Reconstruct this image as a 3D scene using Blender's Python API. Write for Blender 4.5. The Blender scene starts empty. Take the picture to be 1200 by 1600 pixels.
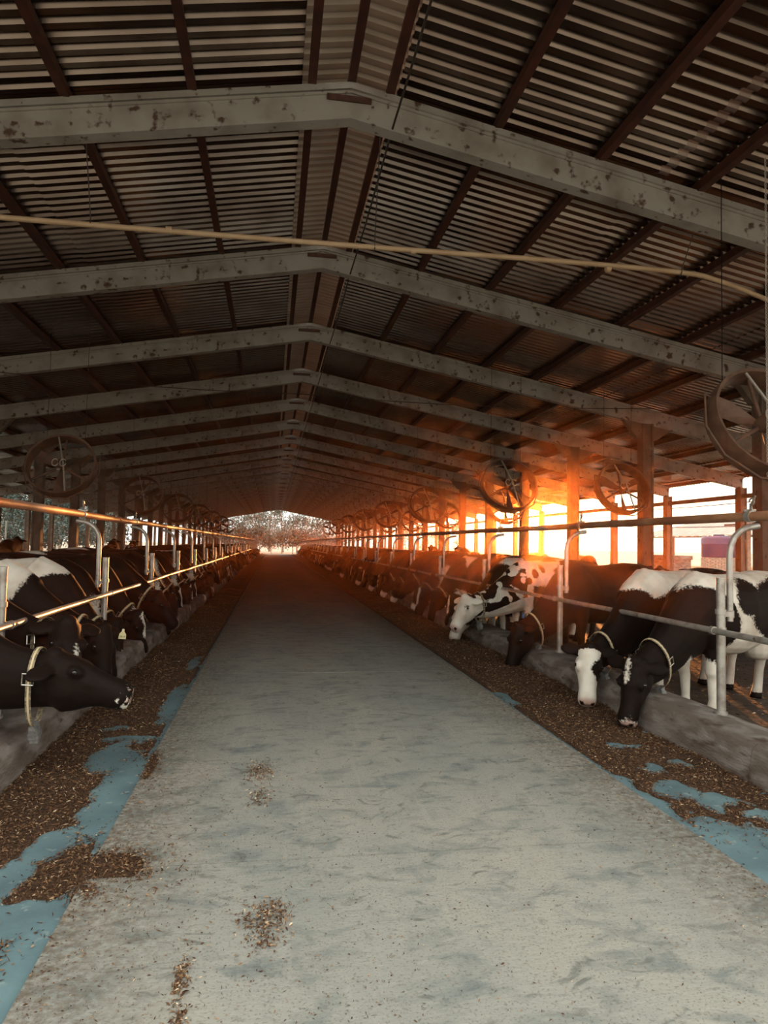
import bpy, bmesh, math, random
import numpy as np
from mathutils import Vector, Matrix, Euler, noise, Quaternion

S = bpy.context.scene
COL = S.collection
R = math.radians
rng = random.Random(7)
nrg = np.random.default_rng(7)

# ------------------------------------------------------------------ camera
FOC, YAW, PITCH, ROLL, EYE = 1054.459, .1624, .0481, .0194, 1.65
cam_d = bpy.data.cameras.new('camera'); cam = bpy.data.objects.new('camera', cam_d); COL.objects.link(cam)
cam_d.sensor_fit = 'VERTICAL'; cam_d.sensor_height = 32.0; cam_d.lens = FOC / 1600 * 32.0
cam_d.clip_start = .05; cam_d.clip_end = 1500
_f = Vector((math.sin(YAW) * math.cos(PITCH), math.cos(YAW) * math.cos(PITCH), math.sin(PITCH)))
_q = _f.to_track_quat('-Z', 'Y')
cam.rotation_mode = 'QUATERNION'
cam.rotation_quaternion = _q @ Quaternion((0, 0, 1), ROLL)
cam.location = (0, 0, EYE)
S.camera = cam

# ------------------------------------------------------------------ world, sun, exposure
SUN_AZ, SUN_EL = 21.63, 2.02
SKY_LOW, SKY_HIGH, SKY_SUN, SKY_DISC, SKY_GAIN = (.66, .62, .54), (1.02, 1.06, 1.0), (3.4, 2.3, 1.2), (60, 34, 12), 1.6
SUN_POWER, SUN_COLOR = 8., (1.0, .34, .09)
w = bpy.data.worlds.new('sky'); S.world = w; w.use_nodes = True
nt = w.node_tree; nt.nodes.clear(); NL = nt.links.new
out = nt.nodes.new('ShaderNodeOutputWorld'); bg = nt.nodes.new('ShaderNodeBackground'); NL(bg.outputs[0], out.inputs[0])
SUN_V = Vector((math.sin(R(SUN_AZ)) * math.cos(R(SUN_EL)), math.cos(R(SUN_AZ)) * math.cos(R(SUN_EL)), math.sin(R(SUN_EL))))
def wmath(op, a, b=None, c=None):
    m = nt.nodes.new('ShaderNodeMath'); m.operation = op
    for i, q in enumerate((a, b, c)):
        if q is None: continue
        if isinstance(q, (int, float)): m.inputs[i].default_value = q
        else: NL(q, m.inputs[i])
    return m.outputs[0]
def wmix(f, a, b):
    m = nt.nodes.new('ShaderNodeMix'); m.data_type = 'RGBA'
    if isinstance(f, float): m.inputs[0].default_value = f
    else: NL(f, m.inputs[0])
    for i, q in ((6, a), (7, b)):
        if isinstance(q, tuple): m.inputs[i].default_value = (*q, 1)
        else: NL(q, m.inputs[i])
    return m.outputs[2]
wtc = nt.nodes.new('ShaderNodeTexCoord'); wn = nt.nodes.new('ShaderNodeVectorMath'); wn.operation = 'NORMALIZE'; NL(wtc.outputs['Generated'], wn.inputs[0])
wsp = nt.nodes.new('ShaderNodeSeparateXYZ'); NL(wn.outputs[0], wsp.inputs[0])
wdt = nt.nodes.new('ShaderNodeVectorMath'); wdt.operation = 'DOT_PRODUCT'; NL(wn.outputs[0], wdt.inputs[0]); wdt.inputs[1].default_value = SUN_V
el = wmath('POWER', wmath('MAXIMUM', wsp.outputs[2], 0.), .9)
base = wmix(el, SKY_LOW, SKY_HIGH)                       # cream haze at the horizon, cooler pale sky overhead
near = wmath('POWER', wmath('MAXIMUM', wdt.outputs['Value'], 0.), 60.)
glow = wmix(near, base, SKY_SUN)                            # evening glow round the sun
disc = wmath('GREATER_THAN', wdt.outputs['Value'], math.cos(R(.75)))
NL(wmix(disc, glow, SKY_DISC), bg.inputs[0]); bg.inputs[1].default_value = SKY_GAIN
sun_d = bpy.data.lights.new('sun', 'SUN'); sun_d.energy = SUN_POWER; sun_d.color = SUN_COLOR; sun_d.angle = R(.8)
sun = bpy.data.objects.new('sun', sun_d); COL.objects.link(sun); sun.location = (40, 100, 20); sun.rotation_euler = SUN_V.to_track_quat('Z', 'Y').to_euler()
S.view_settings.view_transform = 'Standard'; S.view_settings.look = 'None'
S.view_settings.exposure = 0.75; S.view_settings.gamma = 1; S.view_settings.use_curve_mapping = False
S.cycles.max_bounces = 6; S.cycles.diffuse_bounces = 4; S.cycles.glossy_bounces = 3
S.cycles.volume_bounces = 1; S.cycles.use_denoising = True; S.cycles.sample_clamp_indirect = 6
S.cycles.caustics_reflective = False; S.cycles.caustics_refractive = False

# ------------------------------------------------------------------ materials
def mat(name, c1, c2=None, rough=.8, metal=0., scale=4., contrast=(.4, .6), detail=6, bump=0., bscale=None, stretch=(1, 1, 1), c3=None, s3=20., t3=(.6, .68), coords='Object', spec=.4):
    m = bpy.data.materials.new(name); m.use_nodes = True
    n = m.node_tree; b = n.nodes['Principled BSDF']
    b.inputs['Roughness'].default_value = rough; b.inputs['Metallic'].default_value = metal
    b.inputs['Specular IOR Level'].default_value = spec
    b.inputs['Base Color'].default_value = (*c1, 1)
    if c2 is None and not bump: return m
    tc = n.nodes.new('ShaderNodeTexCoord'); mp = n.nodes.new('ShaderNodeMapping'); mp.inputs['Scale'].default_value = stretch
    n.links.new(tc.outputs[coords], mp.inputs[0])
    def ramp(sc, t, det):
        nz = n.nodes.new('ShaderNodeTexNoise'); nz.inputs['Scale'].default_value = sc; nz.inputs['Detail'].default_value = det
        n.links.new(mp.outputs[0], nz.inputs['Vector'])
        r = n.nodes.new('ShaderNodeMapRange'); r.inputs[1].default_value, r.inputs[2].default_value = t
        n.links.new(nz.outputs[0], r.inputs[0]); return r.outputs[0], nz.outputs[0]
    col = None
    if c2 is not None:
        f, _ = ramp(scale, contrast, detail)
        mx = n.nodes.new('ShaderNodeMix'); mx.data_type = 'RGBA'
        n.links.new(f, mx.inputs[0]); mx.inputs[6].default_value = (*c1, 1); mx.inputs[7].default_value = (*c2, 1); col = mx.outputs[2]
        if c3 is not None:
            f, _ = ramp(s3, t3, detail)
            m2 = n.nodes.new('ShaderNodeMix'); m2.data_type = 'RGBA'
            n.links.new(f, m2.inputs[0]); n.links.new(col, m2.inputs[6]); m2.inputs[7].default_value = (*c3, 1); col = m2.outputs[2]
        n.links.new(col, b.inputs['Base Color'])
    if bump:
        _, h = ramp(bscale or scale * 4, (.3, .7), 8)
        bp = n.nodes.new('ShaderNodeBump'); bp.inputs['Strength'].default_value = bump; bp.inputs['Distance'].default_value = .02
        n.links.new(h, bp.inputs['Height']); n.links.new(bp.outputs[0], b.inputs['Normal'])
    return m

M = {}
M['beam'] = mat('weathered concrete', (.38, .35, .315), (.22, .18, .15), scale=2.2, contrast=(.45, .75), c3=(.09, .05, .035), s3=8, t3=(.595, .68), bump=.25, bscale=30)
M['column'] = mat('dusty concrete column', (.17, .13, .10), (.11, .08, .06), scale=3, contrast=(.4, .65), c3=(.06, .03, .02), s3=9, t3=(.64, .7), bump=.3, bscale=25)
M['sheet'] = mat('galvanised roof sheet', (.25, .20, .17), (.15, .105, .085), rough=.21, metal=.95, scale=1.3, contrast=(.35, .7))
M['cap'] = mat('pale ridge sheet', (.62, .52, .42), (.48, .38, .30), rough=.45, metal=.2, scale=2, contrast=(.35, .7))
M['purlin'] = mat('red oxide steel', (.075, .022, .013), (.045, .014, .009), rough=.6, scale=5)
M['strap'] = mat('rusty strap steel', (.09, .035, .02), (.05, .02, .012), rough=.7, scale=12)
M['rust'] = mat('rust brown pipe', (.30, .12, .06), (.42, .21, .11), rough=.55, scale=7, contrast=(.42, .62), stretch=(1, .35, 1), c3=(.30, .25, .21), s3=1.3, t3=(.58, .66), bump=.15, bscale=60)
M['pipe'] = mat('galvanised pipe', (.46, .43, .39), (.30, .25, .21), rough=.38, metal=.55, scale=9, contrast=(.45, .65), c3=(.20, .12, .08), s3=16, t3=(.64, .7))
M['pvc'] = mat('tan plastic pipe', (.52, .36, .22), (.44, .29, .17), rough=.5, scale=3)
M['wire'] = mat('dark wire', (.03, .02, .016), rough=.6)
M['fan'] = mat('dusty fan shroud', (.14, .075, .045), (.09, .045, .028), rough=.65, scale=6)
M['fan_metal'] = mat('fan galvanised fittings', (.42, .36, .30), rough=.45, metal=.5)
M['slab'] = None
M['lane'] = mat('blue grey painted lane', (.165, .255, .275), (.115, .175, .195), rough=.5, scale=3.5, contrast=(.35, .65), c3=(.27, .34, .33), s3=14, t3=(.62, .7), bump=.12, bscale=40)
M['kerb'] = mat('stained concrete kerb', (.145, .112, .092), (.25, .22, .195), rough=.85, scale=5, contrast=(.45, .62), stretch=(1, .6, 2), c3=(.08, .05, .035), s3=6, t3=(.55, .68), bump=.5, bscale=34)
M['yard'] = mat('trodden manure floor', (.035, .022, .015), (.07, .048, .035), rough=.7, scale=5, bump=.7, bscale=9)
M['ground'] = mat('dusty open ground', (.40, .35, .28), (.30, .26, .20), rough=.95, scale=.35, bump=.2, bscale=6)
M['eye'] = mat('dark wet eye', (.008, .006, .005), rough=.06, spec=.6)
M['collar'] = mat('grey tan webbing', (.30, .235, .14), (.12, .095, .07), rough=.7, scale=40, contrast=(.45, .55))
M['stripe'] = mat('pale collar stripe', (.62, .50, .30), rough=.6)
M['weight'] = mat('grey plastic collar weight', (.13, .125, .125), (.20, .19, .18), rough=.5, scale=30)
M['buckle'] = mat('steel buckle', (.60, .56, .50), rough=.3, metal=.9)
M['tag'] = mat('pale yellow ear tag', (.74, .66, .36), rough=.5)
M['bluetag'] = mat('blue collar clip', (.04, .13, .30), rough=.5)
M['ink'] = mat('black tag print', (.01, .01, .01), rough=.6)
M['bark'] = mat('pale eucalyptus bark', (.46, .38, .30), (.26, .20, .15), rough=.9, scale=2, stretch=(1, 1, .3))
M['tank'] = mat('violet blue plastic tank', (.030, .027, .085), rough=.4)
M['brick'] = mat('pale brickwork', (.45, .36, .28), (.34, .26, .2), rough=.9, scale=8)
M['white'] = mat('whitewashed wood', (.62, .56, .48), (.5, .43, .36), rough=.8, scale=5)
M['barnroof'] = mat('pale fibre cement roof', (.42, .37, .32), (.34, .30, .26), rough=.8, scale=1.5)
M['darkwood'] = mat('brown timber', (.12, .06, .035), (.08, .04, .025), rough=.8, scale=6)

def slab_mat():
    m = bpy.data.materials.new('worn feed alley concrete'); m.use_nodes = True
    n = m.node_tree; L = n.links.new; b = n.nodes['Principled BSDF']; b.inputs['Roughness'].default_value = .82; b.inputs['Specular IOR Level'].default_value = .25
    g = n.nodes.new('ShaderNodeNewGeometry')
    def nz(scale, st, lo, hi, det=8, dist=0):
        mp = n.nodes.new('ShaderNodeMapping'); mp.inputs['Scale'].default_value = st; L(g.outputs['Position'], mp.inputs[0])
        t = n.nodes.new('ShaderNodeTexNoise'); t.inputs['Scale'].default_value = scale; t.inputs['Detail'].default_value = det; t.inputs['Roughness'].default_value = .6
        t.inputs['Distortion'].default_value = dist
        L(mp.outputs[0], t.inputs['Vector'])
        r = n.nodes.new('ShaderNodeMapRange'); r.inputs[1].default_value, r.inputs[2].default_value = lo, hi; L(t.outputs[0], r.inputs[0]); return r.outputs[0], t.outputs[0]
    def mix(a, f, c, k=1.):
        x = n.nodes.new('ShaderNodeMix'); x.data_type = 'RGBA'
        if k != 1.:
            mm = n.nodes.new('ShaderNodeMath'); mm.operation = 'MULTIPLY'; mm.inputs[1].default_value = k; L(f, mm.inputs[0]); f = mm.outputs[0]
        L(f, x.inputs[0])
        if isinstance(a, tuple): x.inputs[6].default_value = (*a, 1)
        else: L(a, x.inputs[6])
        x.inputs[7].default_value = (*c, 1); return x.outputs[2]
    a, _ = nz(.9, (1, .5, 1), .35, .65)
    c = mix((.37, .345, .295), a, (.27, .275, .25))
    a, _ = nz(3.2, (1, 1.8, 1), .5, .72, 10, .6)
    c = mix(c, a, (.155, .175, .17), .95)
    a, _ = nz(5, (3, .22, 1), .56, .7, 6)       # faint wheel tracks along the alley
    c = mix(c, a, (.40, .37, .31), .4)
    a, _ = nz(4.2, (1, 1.5, 1), .57, .68, 10, 1.8)   # scrape marks across
    c = mix(c, a, (.13, .135, .12), .75)
    a, _ = nz(9, (.8, 2.6, 1), .60, .70, 8, 2.5)
    c = mix(c, a, (.45, .42, .36), .35)
    a, _ = nz(90, (1, 1, 1), .56, .66, 2)
    c = mix(c, a, (.15, .13, .105), .55)
    # dust and feed crumbs trodden along the two edges
    sx = n.nodes.new('ShaderNodeSeparateXYZ'); L(g.outputs['Position'], sx.inputs[0])
    s1 = n.nodes.new('ShaderNodeMath'); s1.operation = 'SUBTRACT'; L(sx.outputs[0], s1.inputs[0]); s1.inputs[1].default_value = .8
    ab = n.nodes.new('ShaderNodeMath'); ab.operation = 'ABSOLUTE'; L(s1.outputs[0], ab.inputs[0])
    e = n.nodes.new('ShaderNodeMapRange'); e.inputs[1].default_value = 1.0; e.inputs[2].default_value = 1.65; L(ab.outputs[0], e.inputs[0])
    a, _ = nz(30, (1, 1, 1), .35, .62, 8)
    mu = n.nodes.new('ShaderNodeMath'); mu.operation = 'MULTIPLY'; L(a, mu.inputs[0]); L(e.outputs[0], mu.inputs[1])
    c = mix(c, mu.outputs[0], (.13, .095, .065), .85)
    L(c, b.inputs['Base Color'])
    _, h = nz(26, (1, 1.6, 1), 0, 1, 10)
    bp = n.nodes.new('ShaderNodeBump'); bp.inputs['Strength'].default_value = .35; bp.inputs['Distance'].default_value = .012; L(h, bp.inputs['Height']); L(bp.outputs[0], b.inputs['Normal'])
    return m
M['slab'] = slab_mat()

def attr_mat(name, attr, stops, rough=.85, noise_amt=0., spec=.25):
    """colour ramp over a per-point attribute of the pieces themselves"""
    m = bpy.data.materials.new(name); m.use_nodes = True
    n = m.node_tree; L = n.links.new; b = n.nodes['Principled BSDF']; b.inputs['Roughness'].default_value = rough; b.inputs['Specular IOR Level'].default_value = spec
    a = n.nodes.new('ShaderNodeAttribute'); a.attribute_name = attr
    r = n.nodes.new('ShaderNodeValToRGB'); L(a.outputs['Fac'], r.inputs[0])
    while len(r.color_ramp.elements) < len(stops): r.color_ramp.elements.new(.5)
    for el, (p, c) in zip(r.color_ramp.elements, stops): el.position = p; el.color = (*c, 1)
    L(r.outputs[0], b.inputs['Base Color'])
    return m
M['chips'] = attr_mat('chopped silage', 'tone', [(0, (.03, .012, .006)), (.4, (.11, .05, .024)), (.72, (.30, .17, .085)), (1, (.70, .56, .38))])
M['heap'] = mat('packed silage', (.045, .02, .01), (.09, .045, .022), rough=.95, scale=60, contrast=(.4, .6), bump=1., bscale=70, coords='Object', c3=(.22, .13, .065), s3=110, t3=(.6, .66))
def leaf_mat(name, a, b_):
    m = attr_mat(name, 'tone', [(0, a), (1, b_)], rough=.7)
    m.node_tree.nodes['Principled BSDF'].inputs['Transmission Weight'].default_value = 0
    return m
M['leaf_a'] = leaf_mat('dusty grey green leaves', (.05, .06, .045), (.20, .20, .15))
M['leaf_b'] = leaf_mat('teal green leaves', (.03, .05, .042), (.11, .15, .13))

def coat_mat():
    m = bpy.data.materials.new('holstein coat'); m.use_nodes = True
    n = m.node_tree; L = n.links.new; b = n.nodes['Principled BSDF']
    a = n.nodes.new('ShaderNodeAttribute'); a.attribute_name = 'coat'
    tc = n.nodes.new('ShaderNodeTexCoord')
    z = n.nodes.new('ShaderNodeTexNoise'); z.inputs['Scale'].default_value = 45; z.inputs['Detail'].default_value = 4; L(tc.outputs['Object'], z.inputs['Vector'])
    ms = n.nodes.new('ShaderNodeMath'); ms.operation = 'MULTIPLY_ADD'; L(z.outputs[0], ms.inputs[0]); ms.inputs[1].default_value = .09; L(a.outputs['Fac'], ms.inputs[2])
    r = n.nodes.new('ShaderNodeMapRange'); r.inputs[1].default_value = .035; r.inputs[2].default_value = .06; L(ms.outputs[0], r.inputs[0])
    # soiled white hair
    z2 = n.nodes.new('ShaderNodeTexNoise'); z2.inputs['Scale'].default_value = 5; z2.inputs['Detail'].default_value = 8; L(tc.outputs['Object'], z2.inputs['Vector'])
    wr = n.nodes.new('ShaderNodeMapRange'); wr.inputs[1].default_value = .4; wr.inputs[2].default_value = .75; L(z2.outputs[0], wr.inputs[0])
    wm = n.nodes.new('ShaderNodeMix'); wm.data_type = 'RGBA'; wm.inputs[6].default_value = (.76, .70, .61, 1); wm.inputs[7].default_value = (.52, .43, .34, 1); L(wr.outputs[0], wm.inputs[0])
    mx = n.nodes.new('ShaderNodeMix'); mx.data_type = 'RGBA'; L(r.outputs[0], mx.inputs[0]); mx.inputs[6].default_value = (.0095, .0052, .0038, 1); L(wm.outputs[2], mx.inputs[7])
    p = n.nodes.new('ShaderNodeAttribute'); p.attribute_name = 'pink'
    pm = n.nodes.new('ShaderNodeMix'); pm.data_type = 'RGBA'; L(p.outputs['Fac'], pm.inputs[0]); L(mx.outputs[2], pm.inputs[6]); pm.inputs[7].default_value = (.42, .24, .19, 1)
    L(pm.outputs[2], b.inputs['Base Color'])
    b.inputs['Roughness'].default_value = .62; b.inputs['Specular IOR Level'].default_value = .10
    b.inputs['Sheen Weight'].default_value = .015; b.inputs['Sheen Roughness'].default_value = .4
    z3 = n.nodes.new('ShaderNodeTexNoise'); z3.inputs['Scale'].default_value = 130; z3.inputs['Detail'].default_value = 3; L(tc.outputs['Object'], z3.inputs['Vector'])
    bp = n.nodes.new('ShaderNodeBump'); bp.inputs['Strength'].default_value = .25; bp.inputs['Distance'].default_value = .006; L(z3.outputs[0], bp.inputs['Height']); L(bp.outputs[0], b.inputs['Normal'])
    return m
M['coat'] = coat_mat()

# ------------------------------------------------------------------ mesh helpers
class MB:
    def __init__(s): s.v = []; s.f = []
    def add(s, vs, fs):
        o = len(s.v); s.v += [tuple(p) for p in vs]; s.f += [tuple(i + o for i in f) for f in fs]
    def box(s, lo, hi, mtx=None):
        x0, y0, z0 = lo; x1, y1, z1 = hi
        vs = [Vector(p) for p in ((x0, y0, z0), (x1, y0, z0), (x1, y1, z0), (x0, y1, z0), (x0, y0, z1), (x1, y0, z1), (x1, y1, z1), (x0, y1, z1))]
        if mtx is not None: vs = [mtx @ v for v in vs]
        s.add(vs, [(0, 3, 2, 1), (4, 5, 6, 7), (0, 1, 5, 4), (1, 2, 6, 5), (2, 3, 7, 6), (3, 0, 4, 7)])
    def prism(s, poly, a, b):
        """poly: list of points (3D) swept by vector b-a given as offset"""
        n = len(poly); vs = [Vector(p) + Vector(a) for p in poly] + [Vector(p) + Vector(b) for p in poly]
        s.add(vs, [tuple(range(n))[::-1], tuple(range(n, 2 * n))] + [(i, (i + 1) % n, n + (i + 1) % n, n + i) for i in range(n)])
    def loft(s, rings, caps=True):
        n = len(rings[0]); k = len(rings); vs = [p for r in rings for p in r]; fs = []
        for i in range(k - 1):
            for j in range(n): fs.append((i * n + j, i * n + (j + 1) % n, (i + 1) * n + (j + 1) % n, (i + 1) * n + j))
        if caps: fs.append(tuple(range(n))[::-1]); fs.append(tuple((k - 1) * n + j for j in range(n)))
        s.add(vs, fs)
    def tube(s, pts, r, n=10, caps=True):
        pts = [Vector(p) for p in pts]; rs = r if isinstance(r, (list, tuple)) else [r] * len(pts)
        rings = []; side = None
        for i, p in enumerate(pts):
            t = (pts[min(i + 1, len(pts) - 1)] - pts[max(i - 1, 0)]).normalized()
            if side is None: side = t.cross(Vector((0, 0, 1)) if abs(t.z) < .9 else Vector((1, 0, 0))).normalized()
            side = (side - t * side.dot(t)).normalized(); up = side.cross(t)
            rings.append([p + (side * math.cos(2 * math.pi * j / n) + up * math.sin(2 * math.pi * j / n)) * rs[i] for j in range(n)])
        s.loft(rings, caps)
    def ell(s, c, r, n=14, m=8, mtx=None):
        rings = []
        for i in range(1, m):
            th = math.pi * i / m; rr = []
            for j in range(n):
                ph = 2 * math.pi * j / n
                p = Vector((r[0] * math.sin(th) * math.cos(ph), r[1] * math.sin(th) * math.sin(ph), -r[2] * math.cos(th)))
                rr.append((mtx @ p if mtx is not None else p) + Vector(c))
            rings.append(rr)
        s.loft(rings)
    def mesh(s, name, material=None, smooth=False):
        me = bpy.data.meshes.new(name); me.from_pydata(s.v, [], s.f); me.validate()
        if material: me.materials.append(material)
        if smooth:
            me.shade_smooth(); me.set_sharp_from_angle(angle=R(48))
        return me

def link(name, me, parent=None, loc=None, rot=None):
    o = bpy.data.objects.new(name, me); COL.objects.link(o)
    if parent is not None: o.parent = parent
    if loc is not None: o.location = loc
    if rot is not None: o.rotation_euler = rot
    return o
def part(name, mb, material, parent, smooth=False): return link(name, mb.mesh(name, material, smooth), parent)
def tag(o, label=None, cat=None, group=None, kind=None):
    if label: o['label'] = label
    if cat: o['category'] = cat
    if group: o['group'] = group
    if kind: o['kind'] = kind
    return o
def empty(name, loc=(0, 0, 0), rz=0.):
    o = bpy.data.objects.new(name, None); COL.objects.link(o); o.location = loc; o.rotation_euler = (0, 0, rz); o.empty_display_size = .2; return o
def structure(name, mb, material, label, parent=None):
    o = part(name, mb, material, parent)
    if parent is None: tag(o, label, kind='structure')
    return o
ORD = ['first', 'second', 'third', 'fourth', 'fifth', 'sixth', 'seventh', 'eighth', 'ninth', 'tenth', 'eleventh', 'twelfth', 'thirteenth', 'fourteenth', 'fifteenth', 'sixteenth', 'seventeenth', 'eighteenth', 'nineteenth', 'twentieth', 'twenty-first', 'twenty-second', 'twenty-third', 'twenty-fourth', 'twenty-fifth']

# ------------------------------------------------------------------ barn dimensions (metres)
BAY, Y0, NF = 4.0, 3.07, 24                   # frame spacing, first (gable) frame, number of frames
RX, RZ, SL = .70, 6.20, .187                  # ridge line, rafter underside at the ridge, slope
CIL, CIR, COL_, COR = -7.43, 8.88, -13.09, 14.49   # inner and outer column lines
KR0, KR1, KL0, KL1, KH = 3.40, 3.88, -1.68, -2.16, .29  # kerbs
RDL, RDR = -.85, 2.44                          # alley slab edges
PR, PL = 3.74, -2.02                           # feed barrier post lines
YE = Y0 + BAY * (NF - 1)                       # far gable
def rz(x): return RZ - SL * abs(x - RX)
SHEET = .50                                    # sheet above rafter underside

# ------------------------------------------------------------------ ground and floor
g = MB(); g.add([(-300, -120, -.06), (400, -120, -.06), (400, 500, -.06), (-300, 500, -.06)], [(0, 1, 2, 3)])
structure('ground', g, M['ground'], 'pale dusty open ground around the barn')
floor = tag(empty('floor'), 'worn grey concrete feed alley with blue lanes and manure floors beside it', kind='structure')
js = [-8.5, -1.4, 3.58, 8.6, 13.6, 18.6] + [18.6 + 5 * k for k in range(1, 17)]
for a, b_ in zip(js[:-1], js[1:]):
    m_ = MB(); gp = .006
    m_.box((RDL, a + gp, -.05), (RDR, b_ - gp, .025)); part('slab', m_, M['slab'], floor)
for nm, a, b_ in (('feed_lane', RDR, KR0), ('feed_lane', KL0, RDL)):
    m_ = MB(); m_.box((a, -1.5, -.05), (b_, YE + .5, .004)); part(nm, m_, M['lane'], floor)
for a, b_ in ((KR1, 15.2), (-13.8, KL1)):
    m_ = MB(); nx, ny = 40, 120; vs = []; fs = []
    for j in range(ny + 1):
        y = 1.0 + (YE - .5) * (j / ny) ** 1.6
        for i in range(nx + 1):
            x = a + (b_ - a) * i / nx
            vs.append((x, y, -.0 + .025 * noise.noise(Vector((x * 1.7, y * 1.7, 0)))))
    for j in range(ny):
        for i in range(nx): q = j * (nx + 1) + i; fs.append((q, q + 1, q + nx + 2, q + nx + 1))
    m_.add(vs, fs); part('yard_floor', m_, M['yard'], floor, True)

def kerb(name, x0, x1, label):
    """rounded, slightly uneven kerb, cast in lengths"""
    o = tag(empty(name), label, kind='structure')
    y = 1.2; 
    while y < YE:
        ln = 3.2 if y < 60 else 12.
        mb = MB(); rings = []; s = 1 if x1 > x0 else -1
        n = 10 if y < 30 else 2
        for k in range(n + 1):
            yy = y + .003 + (ln - .006) * k / n
            j = lambda q: .012 * noise.noise(Vector((q * 3, yy * 1.3, x0)))
            rings.append([Vector((x0 + s * j(1) - s * .03, yy, -.05)), Vector((x0 + s * j(2), yy, .12)), Vector((x0 + s * (.02 + j(3)), yy, KH - .05)), Vector((x0 + s * (.06), yy, KH - .01 + j(4))),
                          Vector(((x0 + x1) / 2, yy, KH + j(5) * .6)), Vector((x1 - s * .05, yy, KH - .01 + j(6))), Vector((x1, yy, KH - .06)), Vector((x1, yy, -.05))])
        if s < 0: rings = [r[::-1] for r in rings]
        mb.loft(rings); part('kerb_block', mb, M['kerb'], o, True); y += ln
    return o
kerb('trim_1', KR0, KR1, 'low stained concrete kerb under the feed barrier beneath the sun')
kerb('trim_2', KL0, KL1, 'low stained concrete kerb under the orange-lit feed barrier')

# ------------------------------------------------------------------ roof: frames, purlins, corrugated sheets
frame_mesh = {}
def frame_parts():
    d = {}
    for s in (-1, 1):
        mb = MB(); xe = COR if s > 0 else COL_
        def sec(lo, hi, hw):
            a = [(RX, -hw, RZ + lo), (RX, hw, RZ + lo), (RX, hw, RZ + hi), (RX, -hw, RZ + hi)]
            b_ = [(xe, -hw, rz(xe) + lo), (xe, hw, rz(xe) + lo), (xe, hw, rz(xe) + hi), (xe, -hw, rz(xe) + hi)]
            r0, r1 = [Vector(p) for p in a], [Vector(p) for p in b_]
            mb.loft([r0, r1] if s < 0 else [r1, r0])
        sec(0, .27, .08); sec(.27, .30, .10); sec(.30, .37, .13)
        d['rafter', s] = mb.mesh('rafter', M['beam'])
        for kind, x in (('inner', CIR if s > 0 else CIL), ('outer', COR if s > 0 else COL_)):
            mb = MB(); h = rz(x) + .02; wd = .14 if kind == 'inner' else .11
            mb.box((x - wd + .045, -.10, -.05), (x + wd - .045, .10, h))
            mb.box((x - wd, -.13, -.05), (x - wd + .045, .13, h)); mb.box((x + wd - .045, -.13, -.05), (x + wd, .13, h))
            z = .9
            while z < h - .25: mb.box((x - wd + .045, -.13, z), (x + wd - .045, .13, z + .07)); z += 1.05
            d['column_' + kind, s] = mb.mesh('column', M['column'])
            if kind == 'inner':                      # haunch block between column head and rafter
                mb = MB(); q = -s
                for q_ in (-1, 1):
                    x0 = x + q_ * wd; x1 = x + q_ * .62
                    poly = [(x0, 0, rz(x0) + .01), (x0, 0, rz(x0) - .34), (x0 + q_ * .12, 0, rz(x0) - .34), (x1, 0, rz(x1) + .01)]
                    if q_ < 0: poly = poly[::-1]
                    mb.prism(poly, (0, -.075, 0), (0, .075, 0))
                d['haunch', s] = mb.mesh('haunch', M['column'])
    mb = MB()
    for yy in (-.10, .085): mb.box((RX - .26, yy, RZ + .17), (RX + .22, yy + .015, RZ + .235), Matrix.Rotation(.0, 4, 'Y'))
    d['plate'] = mb.mesh('ridge_strap', M['strap'])
    return d
FP = frame_parts()
for k in range(NF):
    y = Y0 + BAY * k
    fr = empty('roof_frame', (0, y, 0)); 
    lab = 'gable concrete roof frame at the open entrance' if k == 0 else 'concrete roof frame at the far open gable' if k == NF - 1 else f'{ORD[k - 1]} concrete roof frame into the barn with rusty ridge strap'
    tag(fr, lab, kind='structure')
    for s in (-1, 1):
        link('rafter', FP['rafter', s], fr)
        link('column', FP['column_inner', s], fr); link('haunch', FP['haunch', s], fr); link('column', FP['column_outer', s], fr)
    link('ridge_strap', FP['plate'], fr)

ceil = tag(empty('ceiling'), 'corrugated metal roof on red steel purlins', kind='structure')
YR0 = Y0 - .25
PITCH_C = 4.0 / 24
def sheet(xa, xb, ylen, lift=0.):
    """trapezoid corrugation running down the slope from xa to xb"""
    mb = MB(); n = round(ylen / PITCH_C); prof = []
    for i in range(n):
        y = i * PITCH_C
        prof += [(y, 0), (y + .072, 0), (y + .094, .038), (y + .145, .038)]
    prof.append((n * PITCH_C, 0))
    za, zb = rz(xa) + SHEET + lift, rz(xb) + SHEET + lift
    vs = []; fs = []
    for (y, h) in prof: vs += [(xa, y, za + h), (xb, y, zb + h)]
    for i in range(len(prof) - 1): fs.append((2 * i, 2 * i + 1, 2 * i + 3, 2 * i + 2))
    mb.add(vs, fs); return mb
GAP = .52
cuts_r = [RX + GAP, RX + 3.6, RX + 7.2, RX + 10.8, COR + .55]
cuts_l = [RX - GAP, RX - 3.6, RX - 7.2, RX - 10.8, COL_ - .55]
for cuts, s in ((cuts_r, 1), (cuts_l, -1)):
    for i in range(4):
        me = sheet(cuts[i] , cuts[i + 1] + (.12 * s if i < 3 else 0), BAY, -.0 + .012 * (i % 2)).mesh('roof_sheet', M['sheet'])
        for k in range(NF - 1):
            o = link('roof_sheet', me, ceil, (0, Y0 + BAY * k + (YR0 - Y0 if k == 0 else 0), 0)) if k else link('roof_sheet', sheet(cuts[i], cuts[i + 1] + (.12 * s if i < 3 else 0), BAY + .25).mesh('roof_sheet', M['sheet']), ceil, (0, YR0, 0))
            if k >= 5 and rng.random() < .16: o.location.z += .012; o.rotation_euler.x = R(rng.choice([-.2, .2]))   # sheets that have worked loose and let daylight in
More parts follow.
